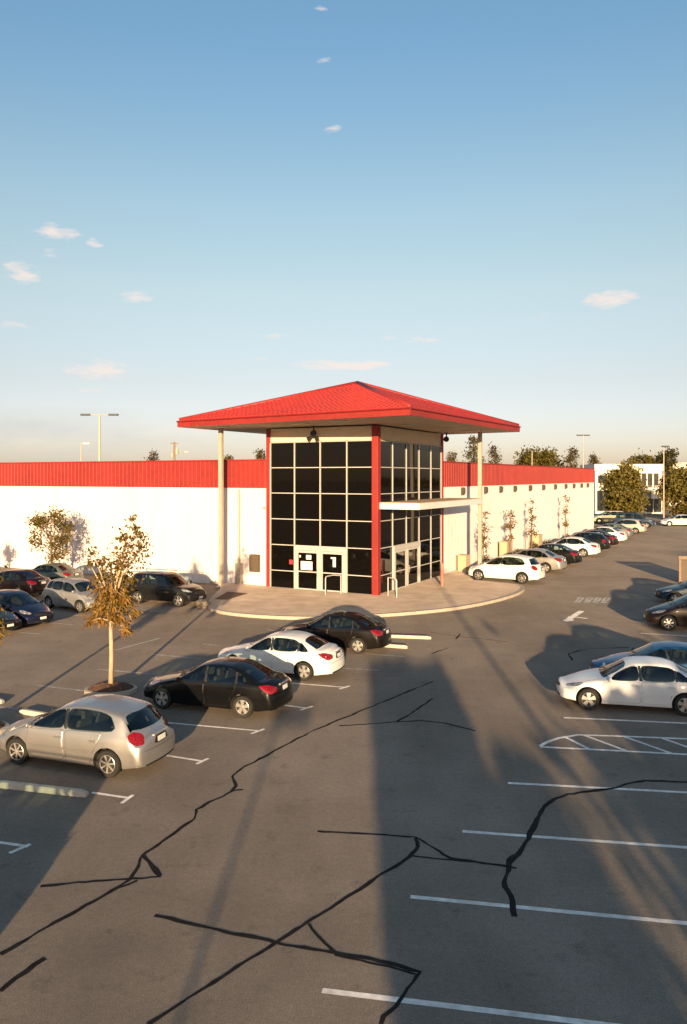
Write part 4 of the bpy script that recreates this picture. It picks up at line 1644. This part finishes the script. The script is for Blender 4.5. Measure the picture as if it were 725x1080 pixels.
SEDAN = Style(L=4.62, W=1.80, clear=.19, tumble=.43, bowf=.26, leanf=.30, bowr=.16, leanr=.22,
              top=[(2.31, .60), (2.2, .70), (1.9, .79), (1.4, .885), (1.08, .95), (.30, 1.37), (0, 1.43), (-.4, 1.455), (-.85, 1.43), (-1.12, 1.36), (-1.75, 1.07), (-2.1, 1.045), (-2.22, .99), (-2.31, .86)],
              belt=[(2.3, .62), (1.8, .74), (1.05, .89), (-1.0, .955), (-1.75, 1.0), (-2.3, .95)],
              xf=1.42, xr=-1.28, wr=.32, arch=.375, spokes=5, double=True, rails=None, plate_paint=False,
              surround=[(1.02, .90), (.30, 1.345), (0, 1.385), (-.45, 1.40), (-.85, 1.375), (-1.15, 1.285), (-1.58, 1.03), (-1.5, .985)],
              windows=[[(.88, .935), (.28, 1.31), (.02, 1.355), (-.02, .945)], [(-.10, .95), (-.06, 1.36), (-.5, 1.365), (-.86, 1.34), (-1.0, 1.28), (-1.02, .975)], [(-1.08, .98), (-1.06, 1.26), (-1.16, 1.23), (-1.42, 1.03), (-1.4, .99)]],
              doors=[([(1.02, .30), (1.06, .60), (1.0, .865), (-.03, .925), (-.05, .30)], .10), ([(-.08, .30), (-.06, .92), (-1.06, .955), (-1.03, .75), (-.88, .55), (-.82, .30)], -.92)],
              mirror=(.80, .97), head=[(2.0, .52, .62), (2.25, .62, .66), (1.85, .82, .79), (1.65, .86, .79), (1.80, .85, .68)],
              tail=[(-2.2, .46, .90), (-2.2, .46, .76), (-2.1, .75, .74), (-1.95, .83, .82), (-1.78, .84, .96), (-2.0, .8, .98)],
              screen=[(1.03, .66), (.66, .60), (.33, .50)], rear_top=True, rear=[(-1.14, .50), (-1.42, .56), (-1.68, .60)], grille=[(.34, .54), (.42, .64)], rplate=.80)
HATCH = Style(L=4.36, W=1.78, clear=.20, tumble=.38, bowf=.24, leanf=.34, bowr=.13, leanr=.10,
              top=[(2.18, .64), (2.06, .76), (1.75, .87), (1.22, 1.0), (.34, 1.44), (.05, 1.52), (-.4, 1.555), (-.9, 1.54), (-1.4, 1.47), (-1.62, 1.42), (-1.98, 1.06), (-2.06, .98), (-2.14, .84), (-2.18, .74)],
              belt=[(2.2, .66), (1.7, .80), (1.2, .94), (-1.0, 1.02), (-1.7, 1.06), (-2.2, .95)],
              xf=1.36, xr=-1.24, wr=.32, arch=.38, spokes=7, double=False, rails=None, plate_paint=True,
              surround=[(1.16, .955), (.36, 1.40), (.05, 1.465), (-.45, 1.495), (-.95, 1.475), (-1.3, 1.40), (-1.52, 1.16), (-1.50, 1.065)],
              windows=[[(1.0, .985), (.34, 1.365), (.05, 1.425), (.0, 1.01)], [(-.07, 1.01), (-.03, 1.43), (-.45, 1.455), (-.9, 1.435), (-1.2, 1.37), (-1.38, 1.15), (-1.32, 1.07), (-.9, 1.04)]],
              doors=[([(1.0, .31), (1.06, .62), (1.04, .93), (-.01, .985), (-.04, .31)], .12), ([(-.07, .31), (-.05, .98), (-1.05, 1.02), (-1.0, .80), (-.86, .58), (-.79, .31)], -.86)],
              mirror=(.93, 1.03), head=[(1.9, .52, .66), (2.15, .60, .70), (1.75, .80, .85), (1.52, .85, .86), (1.70, .84, .73)],
              tail=[(-2.1, .58, .96), (-2.1, .60, .80), (-2.0, .78, .78), (-1.82, .84, .86), (-1.78, .83, 1.0), (-1.9, .78, 1.06), (-2.0, .68, 1.03)],
              screen=[(1.16, .66), (.75, .61), (.38, .53)], rear_top=False, rear=[(.64, 1.07), (.62, 1.2), (.52, 1.40)], grille=[(.36, .58), (.44, .69)], rplate=.80)
COMPACT = Style(L=3.95, W=1.68, clear=.19, tumble=.36, bowf=.24, leanf=.34, bowr=.12, leanr=.06,
                top=[(1.98, .62), (1.88, .74), (1.6, .87), (1.15, 1.0), (.40, 1.40), (.1, 1.47), (-.4, 1.50), (-1.0, 1.48), (-1.5, 1.42), (-1.66, 1.36), (-1.86, 1.0), (-1.93, .86), (-1.98, .74)],
                belt=[(2.0, .66), (1.6, .80), (1.1, .93), (-1.0, .99), (-2, .93)],
                xf=1.25, xr=-1.20, wr=.30, arch=.355, spokes=6, double=False, rails=None, plate_paint=True,
                surround=[(1.08, .945), (.40, 1.36), (.1, 1.42), (-.45, 1.44), (-1.1, 1.425), (-1.45, 1.37), (-1.60, 1.03), (-1.4, 1.0)],
                windows=[[(.92, .97), (.38, 1.32), (.1, 1.38), (-.10, 1.39), (-.12, .985)], [(-.2, .99), (-.18, 1.395), (-.95, 1.39), (-.97, 1.01)], [(-1.05, 1.01), (-1.03, 1.385), (-1.33, 1.34), (-1.46, 1.04)]],
                doors=[([(.9, .30), (.96, .62), (.94, .92), (-.14, .965), (-.16, .30)], .0), ([(-.19, .30), (-.17, .96), (-1.0, .98), (-.98, .78), (-.84, .56), (-.78, .30)], -.85)],
                mirror=(.86, 1.02), head=[(1.7, .50, .66), (1.95, .58, .70), (1.55, .77, .87), (1.36, .81, .88), (1.52, .80, .75)],
                tail=[(-1.95, .60, 1.02), (-1.95, .62, .76), (-1.85, .75, .76), (-1.72, .80, .82), (-1.70, .78, 1.04), (-1.78, .74, 1.1)],
                screen=[(1.10, .62), (.75, .58), (.44, .50)], rear_top=False, rear=[(.60, 1.05), (.58, 1.2), (.50, 1.36)], grille=[(.34, .56), (.42, .67)], rplate=.80)
SUV = Style(L=4.45, W=1.82, clear=.25, tumble=.28, bowf=.20, leanf=.22, bowr=.10, leanr=.05,
            top=[(2.22, .74), (2.14, .90), (1.9, .99), (1.2, 1.08), (.62, 1.50), (.4, 1.62), (0, 1.68), (-.8, 1.69), (-1.6, 1.66), (-1.9, 1.60), (-2.06, 1.2), (-2.14, .98), (-2.22, .84)],
            belt=[(2.2, .78), (1.7, .90), (1.2, 1.02), (-1.5, 1.09), (-2.2, 1.04)],
            xf=1.36, xr=-1.28, wr=.35, arch=.42, spokes=5, double=False, rails=(.1, -1.75), plate_paint=False,
            surround=[(1.16, 1.035), (.60, 1.50), (.3, 1.59), (-.5, 1.62), (-1.4, 1.605), (-1.78, 1.56), (-1.90, 1.14), (-1.7, 1.10)],
            windows=[[(1.0, 1.07), (.58, 1.46), (.3, 1.545), (.0, 1.56), (-.02, 1.08)], [(-.10, 1.085), (-.08, 1.565), (-.95, 1.565), (-.98, 1.10)], [(-1.07, 1.105), (-1.05, 1.56), (-1.65, 1.52), (-1.76, 1.13)]],
            doors=[([(.92, .36), (.98, .70), (.98, 1.01), (-.04, 1.055), (-.06, .36)], .06), ([(-.09, .36), (-.07, 1.055), (-1.0, 1.08), (-.98, .88), (-.82, .62), (-.78, .36)], -.88)],
            mirror=(.92, 1.12), head=[(1.95, .54, .78), (2.2, .62, .80), (1.8, .84, .97), (1.6, .89, .97), (1.76, .88, .84)],
            tail=[(-2.15, .64, 1.15), (-2.15, .66, .86), (-2.05, .82, .84), (-1.92, .88, .9), (-1.92, .84, 1.18), (-2.0, .8, 1.24)],
            screen=[(1.18, .70), (.9, .66), (.62, .60)], rear_top=False, rear=[(.66, 1.14), (.64, 1.3), (.58, 1.53)], grille=[(.40, .66), (.48, .80)], rplate=.92)

C_SED, C_HAT, C_COM, C_SUV = Car(SEDAN, 'sedan_car'), Car(HATCH, 'hatchback_car'), Car(COMPACT, 'hatchback_car'), Car(SUV, 'suv_car')
BLACK = (.0035, .0035, .004)
WHITE = (.74, .72, .69)
SILVER = (.50, .47, .43)
G_L, G_R, G_W, G_B = 'cars in the middle rows left of the drive', 'cars in the right hand row', 'cars parked along the right wall', 'cars parked in front of the left wall'
H_L = 160.5
C_HAT.place('silver beige hatchback in the left foreground, rear to the drive', (HATCH.xr, HATCH.W / 2), g(112, 822), 161, (.44, .42, .40), G_L, metal=.8)
C_SED.place('black saloon between the silver hatchback and the white saloon', (SEDAN.xr, SEDAN.W / 2), g(255, 758.5), 160.5, BLACK, G_L)
C_SED.place('white saloon parked between two black saloons', (SEDAN.xr, SEDAN.W / 2), g(320, 719), 160, WHITE, G_L)
C_SED.place('black saloon nearest the apron kerb, partly behind the white saloon', (SEDAN.xr, SEDAN.W / 2), g(377, 690.5), 160, (.005, .0035, .003), G_L)
# by the left wall
C_COM.place('silver compact hatchback facing the drive, by the bushy wall tree', (COMPACT.xf, -COMPACT.W / 2), g(83, 647), -34, (.34, .33, .32), G_B, 1.05, metal=.55)
C_SUV.place('black off-roader with roof rails beside the left wall', (SUV.xf, -SUV.W / 2), g(187, 641), -24, (.010, .010, .010), G_B, 1.02, name='suv_car')
C_HAT.place('dark blue hatchback at the left edge, white plate on its nose', (HATCH.xf, -HATCH.W / 2), g(16, 664), -31, (.006, .009, .030), G_B)
C_SED.place('black car at the left edge, only its nose showing below the dark blue one', (SEDAN.L / 2, 0), at(11, 34.6), -30, BLACK, G_B)
C_SED.place('maroon saloon at the left edge behind the dark blue hatchback, tail to the right', (-SEDAN.L / 2, 0), at(47, 45.8), 157, (.006, .003, .0035), G_B, 1.05)
C_SED.place('grey green saloon near the left wall, mostly behind the silver compact', (-SEDAN.L / 2, 0), at(82, 50.0), 160, (.13, .15, .13), G_B, metal=.3)
# right hand row
C_SED.place('white saloon facing left in the right hand row, nearest the viewer', (SEDAN.xf, SEDAN.W / 2), g(621.5, 750), 167, (.72, .72, .72), G_R)
C_SED.place('blue saloon just behind the white one in the right hand row', (SEDAN.L / 2, 0), at(623, 26.9), 167, (.012, .085, .21), G_R, metal=.25)
C_HAT.place('dark brown hatchback in the right hand row, lit on its front wheel', (HATCH.xf, HATCH.W / 2), g(706, 666), 169, (.011, .006, .005), G_R, 1.08)
C_SED.place('dark blue car farthest back in the right hand row, by the cart corral', (SEDAN.xf, SEDAN.W / 2), g(713, 638), 168, (.010, .024, .045), G_R)
# along the right wall: tail positions
S_W = 1.16
for car, u, y, hd, colr, met, lab in (
        (C_HAT, 573, 51.6, 149, WHITE, 0, 'white hatchback nearest the entrance in the row along the right wall'),
        (C_SED, 597, 57.3, 149, (.36, .34, .32), .55, 'silver saloon second from the entrance along the right wall'),
        (C_SED, 613, 61.6, 149, (.005, .006, .005), 0, 'black saloon between the nearest silver and a white saloon along the right wall'),
        (C_SED, 633, 68.6, 149, WHITE, 0, 'white saloon between a black saloon and a black hatchback along the right wall'),
        (C_HAT, 643.5, 73.2, 149, (.006, .009, .007), 0, 'black hatchback between a white saloon and the dark red one along the right wall'),
        (C_SED, 652, 77.8, 149, (.017, .004, .007), 0, 'dark red saloon in the row along the right wall'),
        (C_SED, 661.5, 83.2, 149, (.70, .68, .66), 0, 'small white saloon just past the dark red saloon along the right wall'),
        (C_SED, 668, 89, 149, (.16, .17, .16), .3, 'grey saloon between the far white and far silver ones along the right wall'),
        (C_HAT, 682, 96.5, 149, (.50, .47, .38), .4, 'pale silver hatchback toward the far end of the row along the right wall')):
    car.place(lab, (-car.s.L / 2, 0), at(u, y), hd, colr, G_W, S_W, metal=met)
C_SUV.place('dark blue people carrier facing right at the far end of the wall row', (SUV.L / 2, 0), at(692, 107), -28, (.03, .05, .09), G_W, 1.22, metal=.2)
C_SUV.place('beige van like car at the foot of the dense tree by the office', (-SUV.L / 2, 0), at(661, 118), 172, (.50, .36, .24), G_W, 1.15)
C_SED.place('white car broadside at the far right edge, in front of the wide tree', (0, 0), at(716, 112), 178, WHITE, G_W, 1.15)
# a car of the near row, beside the viewer: its shadow reaches the silver hatchback
C_SUV.place('grey off-roader of the near left row, outside the photo on the left', (-SUV.L / 2, 0), (-5.55, 6.3, 0), 160, (.1, .1, .1), G_L, 1.1)

# ------------------------------------------------------------------ planting behind the viewer that shades the lot; hedges and slim trees added for it
def hedge(label, x0, x1, y0, y1, z0, z1, n):  # unseen box of leaves, added to block the sun and shade the lot
    r = random.Random(int(x0 * 10) + 99)
    t = thing('added_shade_hedge', label, 'hedge', ((x0 + x1) / 2, (y0 + y1) / 2, 0))
    P = [(r.uniform(x0, x1) - (x0 + x1) / 2, r.uniform(y0, y1) - (y0 + y1) / 2, z0 + (z1 - z0) * r.random()) for _ in range(n)]
    link('foliage', leaf_mesh('foliage', P, M['leaf_dark'], .22), t)
    q = MB()
    for x in (-.3, 0, .3):
        q.tube([(x * (x1 - x0), 0, 0), (x * (x1 - x0), 0, z1 * .8)], .08, 6)
    q.build('stem', M['bark'], t)


hedge('tall hedge block added unseen behind the viewer to cast a straight edged shadow', .1, 2.7, -16, -13.6, .1, 5.9, 6000)
hedge('low hedge added unseen behind the viewer to shade the near lot', 3.5, 6.6, -15, -13.8, .0, 3.0, 700)
for i, (x, h, rx, lab) in enumerate(((3.35, 4.7, .5, 'slim tree added behind the viewer to streak the shade, next to the tall hedge'), (5.75, 4.4, .55, 'slim tree added behind the viewer to streak the shade, right of the lamp post'), (7.0, 4.9, .45, 'slim tree added behind the viewer to streak the shade, by the broad shade tree'))):
    tree('added_slim_tree', lab, (x, -14, 0), grow_tree(230 + i, h, .3, rx, h * .45, 1500, .2, 'leaf_dark', n_clump=30, clump=.45, r0=.06), 'trees behind the viewer')  # unseen trees added so the gaps between them leave light streaks in the shade
for i, (x, y, h, rx, th, lab) in enumerate(((9.4, -14, 5.9, 2.8, .4, 'broad shade tree behind the viewer, right of the hedge'), (16.2, -13, 7.0, 3.2, .6, 'taller shade tree behind the viewer, second right of the hedge'),
                                            (22.5, -12, 8.2, 2.6, .9, 'tall shade tree behind the viewer, third right of the hedge'), (31, -10, 10.6, 3.6, 1.1, 'very tall shade tree far right behind the viewer'),
                                            (-19.5, -12, 7.6, 2.0, 1.5, 'shade tree behind the viewer on the left'))):
    tree('shade_tree', lab, (x, y, 0), grow_tree(200 + i, h, th, rx, (h - th) / 2 * .95, 4200, .3, 'leaf_dark', n_clump=60, clump=1.15, r0=.16), 'trees behind the viewer')

# ------------------------------------------------------------------ sky, sun, camera
w = bpy.data.worlds.new('World')
SC.world = w
w.use_nodes = True
nt = w.node_tree
N, L = nt.nodes, nt.links
bg = N['Background']
sky = N.new('ShaderNodeTexSky')
sky.sky_type = 'NISHITA'
sky.sun_disc = False
sky.sun_elevation = R(SUN_EL)
sky.sun_rotation = R(180 + SUN_DRIFT)
sky.altitude = 200
sky.air_density = 1.0
sky.dust_density = .8
sky.ozone_density = 1.6
tc = N.new('ShaderNodeTexCoord')


def mth(op, a, b=None, c=None, clamp=False):
    n = N.new('ShaderNodeMath')
    n.operation = op
    n.use_clamp = clamp
    for i, x in enumerate((a, b, c)):
        if x is None:
            continue
        if isinstance(x, (int, float)):
            n.inputs[i].default_value = x
        else:
            L.new(x, n.inputs[i])
    return n.outputs[0]


sx = N.new('ShaderNodeSeparateXYZ')
L.new(tc.outputs['Generated'], sx.inputs[0])
az = mth('ARCTAN2', sx.outputs['X'], sx.outputs['Y'])
el = mth('ARCSINE', sx.outputs['Z'])
cb = N.new('ShaderNodeCombineXYZ')
L.new(mth('MULTIPLY', az, 1.0), cb.inputs[0])
L.new(mth('MULTIPLY', el, 3.2), cb.inputs[1])


def sky_noise(scale, detail, off):
    n = N.new('ShaderNodeTexNoise')
    n.inputs['Scale'].default_value = scale
    n.inputs['Detail'].default_value = detail
    n.inputs['Roughness'].default_value = .6
    v = N.new('ShaderNodeVectorMath')
    v.inputs[1].default_value = (off, off * .7, 0)
    L.new(cb.outputs[0], v.inputs[0])
    L.new(v.outputs[0], n.inputs['Vector'])
    return n.outputs['Fac']


n1 = sky_noise(34, 7, 3.1)
n2 = sky_noise(9, 5, 7.7)
tot = None
# small clouds: azimuth, elevation, half sizes (degrees), thickness
for (u, v, su, sv, k) in ((60, 244, 30, 11, 1.0), (22, 288, 28, 13, 1.0), (100, 256, 13, 8, .75), (10, 256, 14, 5, .6), (12, 343, 20, 6, .8), (143, 313, 24, 8, .95), (643, 315, 34, 11, 1.15), (365, 385, 62, 7, 1.2), (290, 355, 30, 4, .7), (425, 358, 55, 5, .7),
                          (105, 390, 44, 13, 1.0), (90, 411, 40, 5, .7), (352, 136, 14, 8, .8), (344, 64, 12, 5, .75), (340, 8, 12, 5, .7), (275, 378, 16, 4, .6), (580, 336, 40, 8, .45), (40, 265, 36, 8, .55), (510, 415, 40, 5, .45)):
    a0 = math.atan((u - U0) / FPX)
    e0 = math.atan((VH - v) / FPX * math.cos(a0))
    ka, ke = su / FPX * math.cos(a0) ** 2, sv / FPX * math.cos(e0) ** 2
    da = mth('DIVIDE', mth('SUBTRACT', az, a0), ka)
    de = mth('DIVIDE', mth('SUBTRACT', el, e0), ke)
    d2 = mth('ADD', mth('MULTIPLY', da, da), mth('MULTIPLY', de, de))
    m_ = mth('MULTIPLY', mth('SUBTRACT', 1.0, mth('MULTIPLY', d2, .8), clamp=True), k)
    tot = m_ if tot is None else mth('MAXIMUM', tot, m_)
dens = mth('ADD', tot, mth('MULTIPLY', mth('SUBTRACT', n1, .52), 2.4))
dens = mth('MULTIPLY', mth('SUBTRACT', dens, .42, clamp=True), 1.5, clamp=True)
dens = mth('MULTIPLY', dens, mth('MULTIPLY', tot, 2.0, clamp=True), clamp=True)
# a long veil of grey cloud low on the left
vb = mth('MULTIPLY', mth('SUBTRACT', el, R(1.8)), 1 / R(2.3))
veil = mth('SUBTRACT', 1.0, mth('MULTIPLY', mth('SUBTRACT', vb, .35), mth('SUBTRACT', vb, .35)), clamp=True)
veil = mth('MULTIPLY', veil, mth('MULTIPLY', mth('SUBTRACT', -.05, az), 3.0, clamp=True))
veil = mth('MULTIPLY', veil, mth('MULTIPLY', mth('SUBTRACT', n2, .25), 1.6, clamp=True))
veil = mth('MULTIPLY', veil, .95, clamp=True)
sc1 = N.new('ShaderNodeVectorMath')
sc1.operation = 'SCALE'
SKY = .122
tr = N.new('ShaderNodeValToRGB')          # white balance of the sky from horizon to zenith
L.new(mth('DIVIDE', el, R(32)), tr.inputs['Fac'])
els = tr.color_ramp.elements
TR = ((.04, (.66, .62, .92)), (.21, (.80, .63, .66)), (.41, (1.0, .80, .68)), (.59, (.98, .88, .76)), (.90, (.76, .87, .88)))
els[0].position, els[0].color = TR[0][0], (*TR[0][1], 1)
els[1].position, els[1].color = TR[-1][0], (*TR[-1][1], 1)
for p_, c_ in TR[1:-1]:
    els.new(p_).color = (*c_, 1)
sc1.operation = 'MULTIPLY'
L.new(sky.outputs[0], sc1.inputs[0])
L.new(tr.outputs['Color'], sc1.inputs[1])


def mixc(f, a, col):
    m = N.new('ShaderNodeMix')
    m.data_type = 'RGBA'
    L.new(f, m.inputs['Factor'])
    L.new(a, m.inputs['A'])
    m.inputs['B'].default_value = (*[c / SKY for c in col], 1)
    return m.outputs['Result']


c1 = mixc(veil, sc1.outputs[0], (.285, .28, .28))
c2 = mixc(mth('MULTIPLY', dens, .75), c1, (.46, .39, .35))
L.new(c2, bg.inputs['Color'])
bg.inputs['Strength'].default_value = SKY

sun = bpy.data.lights.new('sun', 'SUN')
sun.energy = 5.0
sun.angle = R(.53)
sun.color = (1.0, .71, .40)
so = bpy.data.objects.new('sun', sun)
COL.objects.link(so)
d = Vector((math.sin(R(SUN_DRIFT)) * math.cos(R(SUN_EL)), math.cos(R(SUN_DRIFT)) * math.cos(R(SUN_EL)), -math.sin(R(SUN_EL))))
so.rotation_euler = d.to_track_quat('-Z', 'Y').to_euler()
so.location = (0, -30, 30)

cam = bpy.data.cameras.new('camera')
cam.sensor_fit = 'HORIZONTAL'
cam.sensor_width = 36
cam.lens = FPX / 725 * 36
cam.shift_y = -(540 - VH) / 725
cam.clip_start = .1
cam.clip_end = 5000
co = bpy.data.objects.new('camera', cam)
COL.objects.link(co)
co.location = (0, 0, CAM_H)
co.rotation_euler = (R(90), 0, 0)
SC.camera = co
SC.view_settings.view_transform = 'Standard'
SC.view_settings.look = 'None'
SC.view_settings.exposure = 1.12
SC.view_settings.gamma = 1
SC.view_settings.use_curve_mapping = False
SC.cycles.max_bounces = 6
SC.cycles.use_denoising = True
